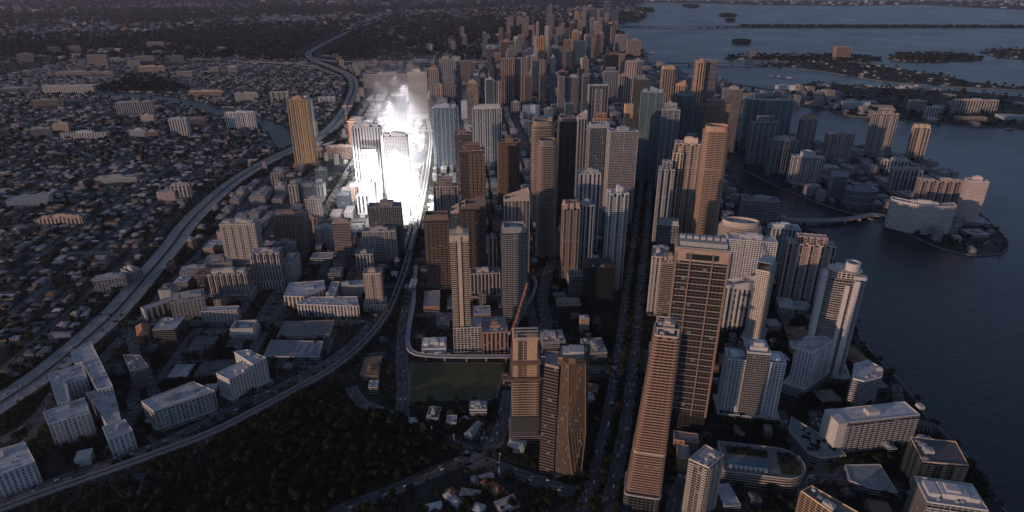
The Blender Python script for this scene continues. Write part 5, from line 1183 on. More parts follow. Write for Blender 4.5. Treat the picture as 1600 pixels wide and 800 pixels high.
def lowrise(X,Y,w,d,h,rot,cn,rn):
    short=f"{cn[0]} {'low' if h<9 else 'mid-height' if h<16 else 'taller'} block with {rn[0]}"
    l,_=near_label('block',X,Y,short)
    if l is None: return False
    r=empty('low_block',(X,Y,0),rot); tag(r,l,'building','low blocks between the towers')
    P=[(-w/2,-d/2),(w/2,-d/2),(w/2,d/2),(-w/2,d/2)]
    if rnd.random()<.3 and w>24 and d>20: P=[(-w/2,-d/2),(w*.1,-d/2),(w*.1,-d*.1),(w/2,-d*.1),(w/2,d/2),(-w/2,d/2)]
    mb=MB(); mb.prism(P,0,h,bay=4.2,fl=3.4); mb.obj('wall',M[rnd.choice(['punch','band','vert','blank','garage','grid'])],r,jit(cn[1],.12))
    mb=MB(); mb.quad([(p[0],p[1],h+.1) for p in P]); inset_ring(mb,P,h-.3,h+.9,.6)
    for k in range(rnd.randint(2,6)):
        mb.box(rnd.uniform(-.38,.05)*w,rnd.uniform(-.3,.4)*d,rnd.uniform(2,6),rnd.uniform(2,5),h+.1,h+rnd.uniform(1.5,3.4))
    mb.obj('roof','roofing',r,jit(rn[1],.15)); mark_poly(rotrect(X,Y,w,d,rot),2); return True
def infill(poly,n,hr,wr,seed):
    q=random.Random(seed); k=0; xs=[p[0] for p in poly]; ys=[p[1] for p in poly]
    for _ in range(n*30):
        if k>=n: break
        x,y=q.uniform(min(xs),max(xs)),q.uniform(min(ys),max(ys))
        if not inpoly0(x,y,poly): continue
        X,Y=G(x,y); w=q.uniform(*wr); d=q.uniform(18,30)
        if not free_box(X,Y+d/2,w+8,d+8,GN): continue
        st,cn,col=q.choice([('vert','brown-grey',(.33,.27,.25)),('vertg','pale ribbed',(.48,.45,.44)),('glass','dark glass',(.20,.22,.25)),('grid','tan gridded',(.42,.33,.27)),('blue','blue glass',(.26,.31,.36)),('punch','white',(.55,.54,.54)),('band','grey banded',(.36,.34,.34)),('balc','rosy balconied',(.40,.29,.25))])
        H=q.uniform(*hr); 
        l,_x=near_label('tower',X,Y,('slim ' if w<24 else 'broad ')+cn+(' tower' if H>80 else ' midrise'))
        if not l: continue
        xt,yt,zc=proj(X,Y,H); T(l,'',xt,yt,w*FPX/zc,-H,d,st,col,crown=q.choice(['box','none','two','ring','step']),bay=3.2,lod=0,fins=q.choice([0,0,4,5]),name='office_tower' if st in('glass','blue','band') else 'residential_tower'); TOW.pop(); k+=1
    print('infill',k)
infill([(770,70),(960,40),(1000,90),(1000,170),(900,190),(740,180),(720,120)],46,(70,170),(18,30),3)
infill([(840,25),(960,25),(985,75),(840,75)],20,(60,150),(18,34),4)
infill([(780,60),(965,45),(990,110),(985,170),(780,170)],22,(120,200),(18,28),11)
infill([(660,60),(800,50),(800,130),(690,150)],12,(35,110),(20,34),5)
infill([(850,190),(1130,190),(1120,300),(850,300)],14,(60,140),(20,32),6)
infill([(430,280),(570,270),(560,330),(440,330)],8,(22,45),(18,30),8)
cands=[]
mark_poly(park,1)
for q_ in ([(720,722),(980,812),(980,880),(-20,880),(560,815),(650,775)],[(560,628),(640,640),(700,690),(735,712),(690,697),(560,640)]): mark_poly([G(*p) for p in q_],5)
def lots(zone,rot,da,db,a0,a1,b0,b1,inset,fn):
    for i in range(int(a0//da),int(a1//da)+1):
        for j in range(int(b0//db),int(b1//db)+1):
            x,y=frame((i+.5)*da,(j+.5)*db,rot)
            if zone(x,y): fn(i*da+inset,(i+1)*da-inset,j*db+inset,(j+1)*db-inset,rot)
parks=[]
def city_block(a0,a1,b0,b1,rot):
    # split into a few lots
    A=[a0,(a0+a1)/2+rnd.uniform(-12,12),a1]; B=[b0,(b0+b1)/2+rnd.uniform(-14,14),b1]
    if rnd.random()<.45: A=[a0,a0+(a1-a0)*.36,a0+(a1-a0)*.68,a1]
    for i in range(len(A)-1):
        for j in range(len(B)-1):
            w=A[i+1]-A[i]-4; d=B[j+1]-B[j]-4
            x,y=frame((A[i]+A[i+1])/2,(B[j]+B[j+1])/2,rot); k=rnd.random()
            w*=rnd.uniform(.6,.98); d*=rnd.uniform(.6,.98)
            if k<.14: parks.append((x,y,w,d,rot)); continue
            cands.append((math.hypot(x,y),x,y,w,d,rot))
zone_fill=lambda x,y: in_view(x,y,0,30) and not side_fw(x,y) and occ_at(x,y)!=3 and y<4000
lots(zone_fill,GN,104,112,-1100,1600,520,4000,8,city_block)
zb=lambda x,y: in_view(x,y,0,30) and x>60 and 480<y<1500
lots(zb,GB,100,104,-900,1500,300,1700,8,city_block)
cands.sort(); lowfar=MB(); LOWCELL={}
for dd,x,y,w,d,rot in cands:
    ok=free_box(x,y,w+3,d+3,rot)
    if not ok:
        for _ in range(9):
            w2,d2=w*rnd.uniform(.3,.6),d*rnd.uniform(.3,.6); x2,y2=x+rnd.uniform(-.3,.3)*w,y+rnd.uniform(-.3,.3)*d
            if min(w2,d2)>9 and free_box(x2,y2,w2+3,d2+3,rot): x,y,w,d=x2,y2,w2,d2; ok=True; break
    if not ok: continue
    h=rnd.choice([5,6,7,8,9,11,14,17,21,26]) if y<2600 else rnd.choice([6,8,10,14,20,28,38])
    if y<820: h=min(h,10)
    if nlow<255 and dd<2900 and lowrise(x,y,w,d,h,rot,rnd.choice(CN),rnd.choice(RN)): nlow+=1
    else:
        lowfar.box(x,y,w,d,0,h,rot,bay=4,fl=3.4); lowfar.box(x,y,w*.3,d*.3,h,h+3,rot); mark_poly(rotrect(x,y,w,d,rot),2)
lots_mb=MB(); npark=0
for x,y,w,d,rot in parks:
    if free_box(x,y,w,d,rot): lots_mb.box(x,y,w,d,0,.12,rot); parks[npark]=(x,y,w,d,rot); npark+=1; mark_poly(rotrect(x,y,w,d,rot),4)
parks=parks[:npark]
for pxs in ([(430,562),(505,560),(520,570),(455,600),(432,590)],[(400,478),(445,470),(450,455),(475,452),(470,480),(440,500),(405,500)],[(1040,770),(1060,700),(1120,705),(1180,800),(1050,830)],[(1250,730),(1330,715),(1420,760),(1330,765)],[(735,662),(790,660),(775,690),(745,700)],[(850,470),(866,470),(862,545),(838,545)],[(960,545),(1015,545),(1012,575),(958,575)]):
    P=[G(*p) for p in pxs]; ar=sum(P[i][0]*P[(i+1)%len(P)][1]-P[(i+1)%len(P)][0]*P[i][1] for i in range(len(P)))
    if ar<0: P=P[::-1]
    lots_mb.prism(P,0,.05)
    cx=sum(p[0] for p in P)/len(P); cy=sum(p[1] for p in P)/len(P); parks.append((cx,cy,35,24,GN))
lots_mb.obj('car_park_surface',m_lot)['kind']='structure'
# ---- houses ----
HC=[('grey-roofed',(.22,.22,.23)),('white-roofed',(.42,.42,.43)),('dark-roofed',(.11,.11,.115)),('terracotta-roofed',(.27,.14,.09)),('brown-roofed',(.19,.14,.11))]
HW=[20,18,8,5,7]
def house_bm(w,d,h,rh,hip):
    m1=MB(); m1.prism([(-w/2,-d/2),(w/2,-d/2),(w/2,d/2),(-w/2,d/2)],0,h,bay=4,top=False)
    m2=MB(); a=w/2+.5; b_=d/2+.5; k=w/2*(1-hip)
    if rh<.4: m2.box(0,0,w+.6,d+.6,h,h+.5); m2.box(w*.1,0,2,2,h+.5,h+1.4)
    else:
        for q in([(-a,-b_,h),(a,-b_,h),(k,0,h+rh),(-k,0,h+rh)],[(a,b_,h),(-a,b_,h),(-k,0,h+rh),(k,0,h+rh)],[(a,-b_,h),(a,b_,h),(k,0,h+rh)],[(-a,b_,h),(-a,-b_,h),(-k,0,h+rh)]): m2.quad(q)
    return m1,m2
HV=[]
for w,d,h,rh,hip in((17,10,3.4,2.2,.35),(13,10,3.4,2.4,.6),(20,12,4,.3,.3),(15,9,3.5,2,0.02),(24,11,6.4,.3,.3),(12,12,6,2.3,.8),(28,10,6.5,1.8,.15)):
    a,b_=house_bm(w,d,h,rh,hip); HV.append((w,d,h,rh,hip,a.mesh('house_wall',M['punch']),b_.mesh('house_roof',M['roofing'])))
HL=[]
zone_h=lambda x,y: in_view(x,y,0,40) and (side_fw(x,y)) and y<4300
def house_block(a0,a1,b0,b1,rot):
    b_=b0+8
    while b_<b1-6:
        for a in(a0+rnd.uniform(9,14),a0+rnd.uniform(28,34),a1-rnd.uniform(28,34),a1-rnd.uniform(9,14)):
            if rnd.random()<.84: HL.append((*frame(a+rnd.uniform(-3,3),b_+rnd.uniform(-2,2),rot),rot+(R(90) if rnd.random()<.4 else 0)))
        b_+=rnd.uniform(15,20)
lots(zone_h,GN,92,172,-2400,700,350,4300,5,house_block)
# scattered villas near the bottom
for _ in range(70):
    x,y=rnd.uniform(560,860),rnd.uniform(655,800); p=G(x,y); HL.append((*p,rnd.uniform(0,3)))
for _ in range(140):
    x,y=rnd.uniform(0,420),rnd.uniform(500,690); p=G(x,y); HL.append((*p,R(rnd.choice([26,116,4.7,95]))))
HL.sort(key=lambda t:math.hypot(t[0],t[1]))
nh=0; hfar=[MB() for _ in HC]; hwall=MB()
def inpoly(x,y,P):
    c=False; n=len(P)
    for i in range(n):
        x1,y1=P[i]; x2,y2=P[(i+1)%n]
        if (y1>y)!=(y2>y) and x<(x2-x1)*(y-y1)/(y2-y1)+x1: c=not c
    return c
for x,y,rot in HL:
    v=rnd.choice(HV); s=rnd.uniform(.85,1.15); 
    if y>1500 and rnd.random()<.12: s*=1.8
    if inpoly(x,y,park) or not (free_box(x,y,v[0]*s+1,v[1]*s+1,rot) or free_box(x,y,v[0]*s+1,v[1]*s+1,rot,5)): continue
    ci=rnd.choices(range(5),HW)[0]; mark_poly(rotrect(x,y,v[0]*s,v[1]*s,rot),2); rc=jit(HC[ci][1],.25); wc=jit(rnd.choice([(.42,.41,.40),(.36,.31,.26),(.4,.34,.3),(.28,.28,.29)]),.15)
    X_,Y_,_z=proj(x,y,0)
    if nh<292 and _z:
        if not(-8<X_<1608 and Y_<812): continue
        z_='among trees south of the playing field' if x>-150 else 'between the railway and the freeway' if not side_fw(x,y) else 'in the streets west of the freeway, lower left' if Y_>430 else 'in the streets west of the freeway, farther up'
        w_='long' if v[0]>20 else 'square' if v[0]<13 else 'small'
        r=empty('house',(x,y,0),rot); r.scale=(s,s,1); tag(r,f"{w_} {HC[ci][0]} house {z_}",'house','houses scattered among the trees'+(' '+z_ if 1 else ''))
        a=bpy.data.objects.new('wall',v[5]); b2=bpy.data.objects.new('roof',v[6])
        for o,c in((a,wc),(b2,rc)): COL.objects.link(o); o.parent=r; o.color=(*c,1)
        nh+=1
    else:
        c_,s_=math.cos(rot),math.sin(rot); w,d,h,rh,hip=v[0]*s,v[1]*s,v[2],v[3],v[4]
        def tr(p): return (x+p[0]*c_-p[1]*s_,y+p[0]*s_+p[1]*c_,p[2])
        hwall.box(x,y,w,d,0,h,rot,bay=4,top=False)
        a=w/2+.5; b_=d/2+.5; k=w/2*(1-hip); m2=hfar[ci]
        if rh<.4: m2.box(x,y,w+.6,d+.6,h,h+.5,rot)
        else:
            for q in([(-a,-b_,h),(a,-b_,h),(k,0,h+rh),(-k,0,h+rh)],[(a,b_,h),(-a,b_,h),(-k,0,h+rh),(k,0,h+rh)],[(a,-b_,h),(a,b_,h),(k,0,h+rh)],[(-a,b_,h),(-a,-b_,h),(-k,0,h+rh)]): m2.quad([tr(p) for p in q])
# far sprawl beyond the near streets: small boxes out to the horizon
FWF=[(p.x,p.y) for p in fw if p.y>3800]+[(p.x,p.y) for L in RAMPS[:3] for p in L]
def far_ok(x,y):
    for a,b in FWF:
        if abs(a-x)<75 and abs(b-y)<75: return False
    if not in_view(x,y,0,20): return False
    X_,Y_,_=proj(x,y,0)
    # on the mainland only
    return inpoly(x,y,MLP)
MLP=[(p[0],p[1]) for p in mainland]+far_
nf=0; farb=MB()
for _ in range(34000):
    y=4100*math.exp(rnd.random()**.8*math.log(4.6)); x=rnd.uniform(-.95,.25)*y
    if not far_ok(x,y): continue
    cl=math.sin(x*.0021+1)*math.sin(y*.0017)+math.sin(x*.0007-y*.0011)
    if rnd.random()>.42+.55*cl: continue
    s=rnd.uniform(.8,1.9)*(1+y/9000); w,d,h=rnd.uniform(10,34)*s,rnd.uniform(10,26)*s,rnd.uniform(4,9)
    if rnd.random()<.03: h=rnd.uniform(18,40); w*=1.2
    if rnd.random()<.05: w*=3; d*=2
    m=rnd.choices(hfar,HW)[0]; m.box(x,y,w,d,0,h,GN+rnd.choice([0,R(90)])); nf+=1
# few far blocks behind the port, causeway islands and the barrier island
farw=[]
def scat(poly,n,hs,ws,out,rot=R(-7)):
    xs=[p[0] for p in poly]; ys=[p[1] for p in poly]; k=0
    for _ in range(n*8):
        x,y=rnd.uniform(min(xs),max(xs)),rnd.uniform(min(ys),max(ys))
        if inpoly(x,y,poly): out(x,y,rnd.uniform(*ws),rnd.uniform(*ws),rnd.uniform(*hs),rot); k+=1
        if k>=n: break
def addh(x,y,w,d,h,rot): rnd.choices(hfar[:3],HW[:3])[0].box(x,y,w,d,0,h,rot)
def addlow(x,y,w,d,h,rot):
    if free_box(x,y,w,d,rot): lowfar.box(x,y,w,d,.4,h,rot,bay=4); mark_poly(rotrect(x,y,w,d,rot),2)
scat(port,46,(5,12),(14,60),addlow); 
for P in isl[:4]: scat(P,50,(5,9),(10,24),addh)
scat(beach,170,(12,50),(20,70),addh); scat(key,26,(4,9),(10,26),addlow,GB)
allr=MB(); 
names=['grey','white','dark','terracotta','brown']
for i,m in enumerate(hfar):
    if m.v: tag(m.obj('distant_houses','roofing',color=HC[i][1]),f"mass of distant small {HC[i][0]} houses spreading to the horizon",'houses',kind='stuff')
tag(hwall.obj('distant_house_walls',M['punch'],color=(.38,.36,.34)),'pale walls of the countless small houses in the western streets','houses',kind='stuff')
tag(lowfar.obj('distant_low_blocks',M['punch'],color=(.36,.34,.33)),'mass of distant low city blocks around downtown and the port','buildings',kind='stuff')
# ================= TREES =================
def tree_mesh(seed,palm=False,nl=520):
    r=random.Random(seed); mb=MB(); lobes=[]
    for k in range(r.randint(5,8)):
        a=r.uniform(0,6.28); q=r.uniform(0,.55); lobes.append((q*math.cos(a)*5,q*math.sin(a)*5,r.uniform(4.6,8.2),r.uniform(1.8,3.2)))
    for k in range(nl):
        L=r.choice(lobes); u=r.uniform(-1,1); a=r.uniform(0,6.28); q=math.sqrt(1-u*u); rr=L[3]*r.uniform(.72,1.06)
        c=Vector((L[0]+rr*q*math.cos(a),L[1]+rr*q*math.sin(a),L[2]+rr*u*.75)); n=Vector((q*math.cos(a),q*math.sin(a),u+.25)).normalized()
        n=(n+Vector((r.uniform(-.6,.6),r.uniform(-.6,.6),r.uniform(-.3,.6)))).normalized(); t1=n.cross(Vector((.3,.8,.5))).normalized(); t2=n.cross(t1); s=r.uniform(.35,.75)
        mb.quad([tuple(c-t1*s-t2*s*.4),tuple(c+t1*s*.2-t2*s),tuple(c+t1*s+t2*s*.4),tuple(c-t1*s*.2+t2*s)])
    tb=MB(); 
    def limb(p,q,r0,r1):
        p=Vector(p); q=Vector(q); d=(q-p).normalized(); x=d.cross(Vector((.2,1,.1))).normalized(); y=d.cross(x)
        for i in range(5):
            a,b_=2*math.pi*i/5,2*math.pi*(i+1)/5
            f=lambda c,rr,t:tuple(c+(x*math.cos(t)+y*math.sin(t))*rr)
            tb.quad([f(p,r0,a),f(p,r0,b_),f(q,r1,b_),f(q,r1,a)])
    limb((0,0,0),(0.2,0,3.4),.42,.28)
    for L in lobes: limb((.2,0,3.2),(L[0],L[1],L[2]),.22,.08)
    return mb.mesh('tree_crown',m_leaf),tb.mesh('tree_trunk',m_bark)
def palm_mesh(seed):
    r=random.Random(seed); mb=MB(); h=9
    for k in range(13):
        a=k*6.283/13+r.uniform(-.2,.2); p=Vector((0,0,h)); dirv=Vector((math.cos(a),math.sin(a),0)); wv=Vector((-math.sin(a),math.cos(a),0)); up=r.uniform(.4,.9); pr=p
        for j in range(4):
            t=(j+1)/4; q=p+dirv*3.4*t+Vector((0,0,up*2*t-3.2*t*t)); w0=.55*(1-abs(j/4-.3)); w1=.55*(1-t)+.05
            mb.quad([tuple(pr-wv*w0),tuple(pr+wv*w0),tuple(q+wv*w1),tuple(q-wv*w1)]); pr=q
    tb=MB(); 
    for i in range(5):
        a,b_=2*math.pi*i/5,2*math.pi*(i+1)/5; tb.quad([(.26*math.cos(a),.26*math.sin(a),0),(.26*math.cos(b_),.26*math.sin(b_),0),(.16*math.cos(b_),.16*math.sin(b_),h),(.16*math.cos(a),.16*math.sin(a),h)])
    return mb.mesh('palm_crown',m_leaf),tb.mesh('palm_trunk',m_bark)
m_bark=flat('bark',[(.3,(.05,.04,.03)),(.7,(.10,.08,.06))],1)
TV=[tree_mesh(s) for s in range(7)]; PV=[palm_mesh(s) for s in range(2)]
TL=[]  # x,y,scale,kind,zone
# park wood
xs=[p[0] for p in park]; ys=[p[1] for p in park]
for _ in range(4200):
    x,y=rnd.uniform(min(xs),max(xs)),rnd.uniform(min(ys),max(ys))
    X_,Y_,_z=proj(x,y,0)
    if inpoly(x,y,park) and occ_at(x,y)!=2 and -20<X_<1610 and Y_<835:
        if all((x-t[0])**2+(y-t[1])**2>20 for t in TL[-900:]): TL.append((x,y,rnd.uniform(.75,1.5),'wood',0))
npk=len(TL)
# boulevard median and kerbs
def tree_row(line,o,step,kind,s=(.7,1.0)):
    acc=0
    for i in range(len(line)-1):
        acc+=(line[i+1]-line[i]).length
        if acc>step:
            acc=0; q=offs(line[max(0,i-1):i+2],o)[1 if i>0 else 0]; TL.append((q.x+rnd.uniform(-1,1),q.y+rnd.uniform(-1,1),rnd.uniform(*s),kind,1))
tree_row(bl,0,6,'bou',(1.0,1.5)); tree_row(bl,3,9,'bou',(.9,1.3)); tree_row(bl,-21,9,'bou',(.8,1.3)); tree_row(bl,21,9,'bou',(.8,1.3))
for L,w in ROADS[2:]:
    if rnd.random()<.95: tree_row(L,w/2+4,14,'str',(.45,.85)); tree_row(L,-w/2-4,16,'str',(.45,.85))
tree_row(fw,30,11,'fwy',(.6,1.1)); tree_row(fw,-30,10,'fwy',(.6,1.15)); tree_row(fw,-38,13,'fwy',(.6,1.2)); tree_row(fw,37,12,'fwy',(.6,1.2))
tree_row(rail,9,9,'rail',(.5,.9)); tree_row(rail,-10,9,'rail',(.5,.95)); tree_row(rail,-17,14,'rail',(.5,.9))
# dense planted places near the bottom
for pxs,n,kind in(([(560,640),(640,650),(760,710),(735,715),(690,695),(600,655)],60,'low'),([(760,730),(860,760),(990,805),(990,860),(480,860),(560,815),(680,765)],260,'low'),([(640,640),(700,640),(790,640),(780,660),(700,690),(650,660)],50,'low'),
   ([(0,590),(70,560),(40,640),(0,660)],50,'low'),([(0,640),(60,640),(110,600),(80,680),(60,740),(0,720)],90,'low'),([(150,705),(215,700),(235,670),(260,700),(160,740)],45,'low'),([(230,560),(330,520),(400,560),(330,610),(260,600)],110,'low'),
   ([(200,500),(230,440),(300,360),(340,330),(350,360),(300,430),(250,480)],90,'low'),([(1150,660),(1230,660),(1240,700),(1160,690)],30,'low'),([(1250,620),(1320,600),(1330,640),(1280,660),(1240,650)],50,'low'),([(1400,690),(1440,660),(1520,740),(1570,800),(1530,800),(1500,740)],70,'low'),
   ([(1290,560),(1340,540),(1400,600),(1380,620),(1320,600)],40,'low'),([(880,500),(960,500),(960,560),(850,560)],60,'low'),([(850,420),(890,430),(870,480),(848,470)],25,'low'),([(640,500),(660,500),(700,560),(650,560)],20,'low')):
    P=[G(*p) for p in pxs]; xs=[p[0] for p in P]; ys=[p[1] for p in P]; c=0
    for _ in range(n*12):
        x,y=rnd.uniform(min(xs),max(xs)),rnd.uniform(min(ys),max(ys))
        if inpoly(x,y,P) and occ_at(x,y) in(0,5): TL.append((x,y,rnd.uniform(.55,1.2),kind,2)); c+=1
        if c>=n: break
for _ in range(260):
    x,y=rnd.uniform(min(p[0] for p in key),max(p[0] for p in key)),rnd.uniform(min(p[1] for p in key),max(p[1] for p in key))
    if inpoly(x,y,key) and occ_at(x,y)==0: TL.append((x,y,rnd.uniform(.6,1.1),'key',2))
# everywhere else
for _ in range(34000):
    Y=350*math.exp(rnd.random()*math.log(4300/350)); x=rnd.uniform(-1.0,1.0)*Y
    if not in_view(x,Y,0,25) or occ_at(x,Y)!=0: continue
    w_=side_fw(x,Y)
    if x>900 and rnd.random()<.3: continue
    if not w_ and rnd.random()<.45: continue
    TL.append((x,Y,rnd.uniform(.5,1.25)*(1 if Y<1800 else 1.35),'w' if w_ else 'c',3))
for _ in range(800): # dark wood in the north west
    a_=rnd.uniform(0,6.283); q_=rnd.random()**.5*(1+.3*math.sin(3*a_)); x,y=G(222+62*q_*math.cos(a_),134+13*q_*math.sin(a_)); 
    if occ_at(x,y)==0: TL.append((x,y,rnd.uniform(1.2,2.0),'w',3))
TL.sort(key=lambda t:math.hypot(t[0],t[1])/max(.6,t[2]))
pool=[]
LB={'wood':('dense dark tree in the wood beside the railway','trees of the dark wood'),'bou':('leafy street tree along the wide central boulevard','boulevard trees'),'str':('small kerbside tree beside a side street','street trees'),
 'rail':('bushy tree along the elevated railway','railway side trees'),'fwy':('dark tree on the verge of the freeway','freeway verge trees'),'low':('rounded garden tree among the villas and lawns','garden trees'),'key':('tree on the condominium island','island trees'),
 'w':('tree between the western houses','western garden trees'),'c':('tree between the city blocks','city block trees')}
nt_=0; rest=[]
for x,y,s,k,z in TL:
    X_,Y_,_z=proj(x,y,4)
    palm=(k in('str','key','low') and rnd.random()<.3)
    if nt_<298 and -5<X_<1605 and Y_<806:
        c,tr_=rnd.choice(PV if palm else TV)
        o=bpy.data.objects.new('palm_tree' if palm else 'broadleaf_tree',c); COL.objects.link(o); o.location=(x,y,0); o.scale=(s,s,s*rnd.uniform(.85,1.15)); o.rotation_euler=(0,0,rnd.uniform(0,6.28))
        lab,gr=LB[k]; 
        if palm: lab,gr=lab.replace('tree','palm',1).replace('leafy ','').replace('bushy ','').replace('rounded ',''),gr+' (palms)'
        tag(o,lab,'tree',gr); t2=bpy.data.objects.new('trunk',tr_); COL.objects.link(t2); t2.parent=o; nt_+=1
    else: rest.append((x,y,s))
# the rest in one mass (numpy)
def mass(pts,name,label,nl_near=70,nl_far=16):
    rg=np.random.default_rng(3); V=[]; 
    for x,y,s in pts:
        d=math.hypot(x,y); n=int(nl_near if d<1000 else nl_near*.5 if d<1700 else nl_far); sz=(.95 if d<1000 else 1.35 if d<1700 else 2.4)*s
        u=rg.uniform(-.55,1,n); a=rg.uniform(0,6.283,n); q=np.sqrt(1-u*u); lob=1+.28*np.sin(a*3+x)+.15*np.sin(a*5+y); rr=rg.uniform(.55,1.05,n)*4.3*s*lob
        c=np.stack([x+rr*q*np.cos(a),y+rr*q*np.sin(a),5.6*s+rr*u*.75],1)
        nn=np.stack([q*np.cos(a),q*np.sin(a),u+.5],1)+rg.uniform(-.5,.5,(n,3)); nn/=np.linalg.norm(nn,axis=1)[:,None]
        t1=np.cross(nn,np.array([.3,.8,.5])); t1/=np.linalg.norm(t1,axis=1)[:,None]; t2=np.cross(nn,t1); k=rg.uniform(.6,1.25,(n,1))*sz
        V.append(np.stack([c-t1*k-t2*k*.5,c+t1*k*.3-t2*k,c+t1*k+t2*k*.5,c-t1*k*.3+t2*k],1).reshape(-1,3))
    V=np.concatenate(V).astype(np.float32); nq=len(V)//4; me=bpy.data.meshes.new(name); me.vertices.add(len(V)); me.vertices.foreach_set('co',V.ravel())
    me.loops.add(len(V)); me.loops.foreach_set('vertex_index',np.arange(len(V),dtype=np.int32)); me.polygons.add(nq); me.polygons.foreach_set('loop_start',np.arange(0,len(V),4,dtype=np.int32)); me.polygons.foreach_set('loop_total',np.full(nq,4,dtype=np.int32))
    me.update(calc_edges=True); me.materials.append(m_leafm); o=bpy.data.objects.new(name,me); COL.objects.link(o); tag(o,label,'trees',kind='stuff'); return o
m_leafm,t,b=newmat('foliage_mass'); pos=geo_pos(t); k=mth(t,'ADD',mth(t,'MULTIPLY',noise(t,.09,pos,2),.8),mth(t,'MULTIPLY',noise(t,.012,pos,2),.35))
lk(t,ramp(t,k,[(.35,(.009,.013,.007)),(.55,(.017,.022,.010)),(.72,(.034,.036,.018)),(.85,(.06,.055,.032))]),b.inputs['Base Color']); b.inputs['Roughness'].default_value=.9; b.inputs['Specular IOR Level'].default_value=.15
mass(rest,'distant_trees','countless trees growing between the houses, streets and blocks')
fv=[]
for _ in range(22000):
    y=4100*math.exp(rnd.random()*math.log(5)); x=rnd.uniform(-.95,.3)*y
    cl=math.sin(x*.0021+1)*math.sin(y*.0017)+math.sin(x*.0007-y*.0011)
    if rnd.random()>.75-.35*cl: continue
    if far_ok(x,y): fv.append((x,y,rnd.uniform(1.6,3.4)*(1+y/9000)))
for P in isl[:9]+[beach,port]:
    xs=[p[0] for p in P]; ys=[p[1] for p in P]
    for _ in range(900 if P is beach else 420 if P is not port else 500):
        x,y=rnd.uniform(min(xs),max(xs)),rnd.uniform(min(ys),max(ys))
        if inpoly(x,y,P) and occ_at(x,y)!=2: fv.append((x,y,rnd.uniform(1.1,2.0)*(1+y/14000)))
A_,B_=G(1158,41.8),G(1600,42.6)
for _ in range(500): t_=rnd.random(); fv.append((A_[0]+(B_[0]-A_[0])*t_,A_[1]+(B_[1]-A_[1])*t_+rnd.uniform(-60,60),rnd.uniform(2,3.4)))
mass(fv,'horizon_woods','dark tree cover of the far suburbs and islands',16,9)
print('counts low',nlow,'houses',nh,'trees',nt_,'rest',len(rest),'far',nf,len(fv),'towers',len(TOW))
# ================= CARS =================
def car_mesh(kind):
    mb=MB(); 
    if kind=='car':
        mb.prism(scalep([(-.9,-2.2),(.9,-2.2),(.9,2.2),(-.9,2.2)],1),.3,.85); mb.prism([(-.85,-1.3),(.85,-1.3),(.85,1.2),(-.85,1.2)],.85,1.45,poly2=[(-.7,-.8),(.7,-.8),(.7,.7),(-.7,.7)])
    else:
        mb.box(0,.6,2.3,6.2,.5,3.0); mb.box(0,-3.3,2.2,1.6,.4,2.2)
    for sx in(-.8,.8):
        for sy in(-1.4,1.4): mb.box(sx,sy,.25,.66,0,.66)
    return mb.mesh(kind+'_body',M['carpaint'])
CM={'car':car_mesh('car'),'truck':car_mesh('truck')}
CC=[('white',(.6,.6,.6)),('silver',(.35,.36,.37)),('black',(.02,.02,.022)),('dark grey',(.07,.07,.075)),('blue',(.04,.07,.15)),('red',(.25,.03,.03))]
CL=[]
def cars_on(L,offsets,gap,where,z=0,p=1.0):
    for o_ in offsets:
        acc=rnd.uniform(0,gap)
        for i in range(1,len(L)-1):
            acc+=(L[i+1]-L[i]).length
            if acc>gap and rnd.random()<p:
                acc=rnd.uniform(-gap*.5,gap*.4); q=offs(L[i-1:i+2],o_)[1]; d=L[i+1]-L[i-1]; CL.append((q.x,q.y,L[i].z+z+.08,math.atan2(d.y,d.x)-math.pi/2+(math.pi if o_<0 else 0),where))
cars_on(fw,(7,10.6,14.2,17.8),34,'driving on the wide freeway',.02); cars_on(fw,(-7,-10.6,-14.2,-17.8),40,'driving on the wide freeway',.02)
cars_on(bl,(9,12,14.5,-9,-12,-14.5),24,'on the tree-lined central boulevard',.1)
for L,w in ROADS[2:]: cars_on(L,(w*.22,-w*.22,w*.42),26,'on a city side street',.1)
for x,y,w,d,rot in parks:
    for ry in range(int(d/9)):
        for rx in range(int(w/3)):
            if rnd.random()<.55:
                a,b_=-w/2+1.8+rx*3,-d/2+4+ry*9; c_,s_=math.cos(rot),math.sin(rot); X=x+a*c_-b_*s_; Y=y+a*s_+b_*c_
                if occ_at(X,Y) in(0,4): CL.append((X,Y,.14,rot,'parked in an open car park'))
for L,w in GL: cars_on(L,(w*.36,-w*.36),30,'parked along a city street',.1,.6)
CL=[c for c in CL if in_view(c[0],c[1],0,0)]
CL.sort(key=lambda c:math.hypot(c[0],c[1])); print('cars',len(CL))
cf=MB()
for i,(x,y,z,a,wh) in enumerate(CL):
    tk=rnd.random()<.06; k='truck' if tk else 'car'; cc=rnd.choices(CC,[30,22,18,16,6,5])[0]
    if i<292:
        o=bpy.data.objects.new('parked_car' if 'parked' in wh else ('delivery_truck' if tk else 'car'),CM[k]); COL.objects.link(o); o.location=(x,y,z); o.rotation_euler=(0,0,a); o.color=(*cc[1],1)
        tag(o,f"{cc[0]} {k} {wh}",k,f"{cc[0]} {k}s {wh}")
    else: cf.box(x,y,1.8,4.4,z,z+.9,a); cf.box(x,y,1.5,2.2,z+.9,z+1.4,a)
tag(cf.obj('distant_cars','carpaint',color=(.32,.32,.33)),'countless far cars on the freeway and streets','cars',kind='stuff')
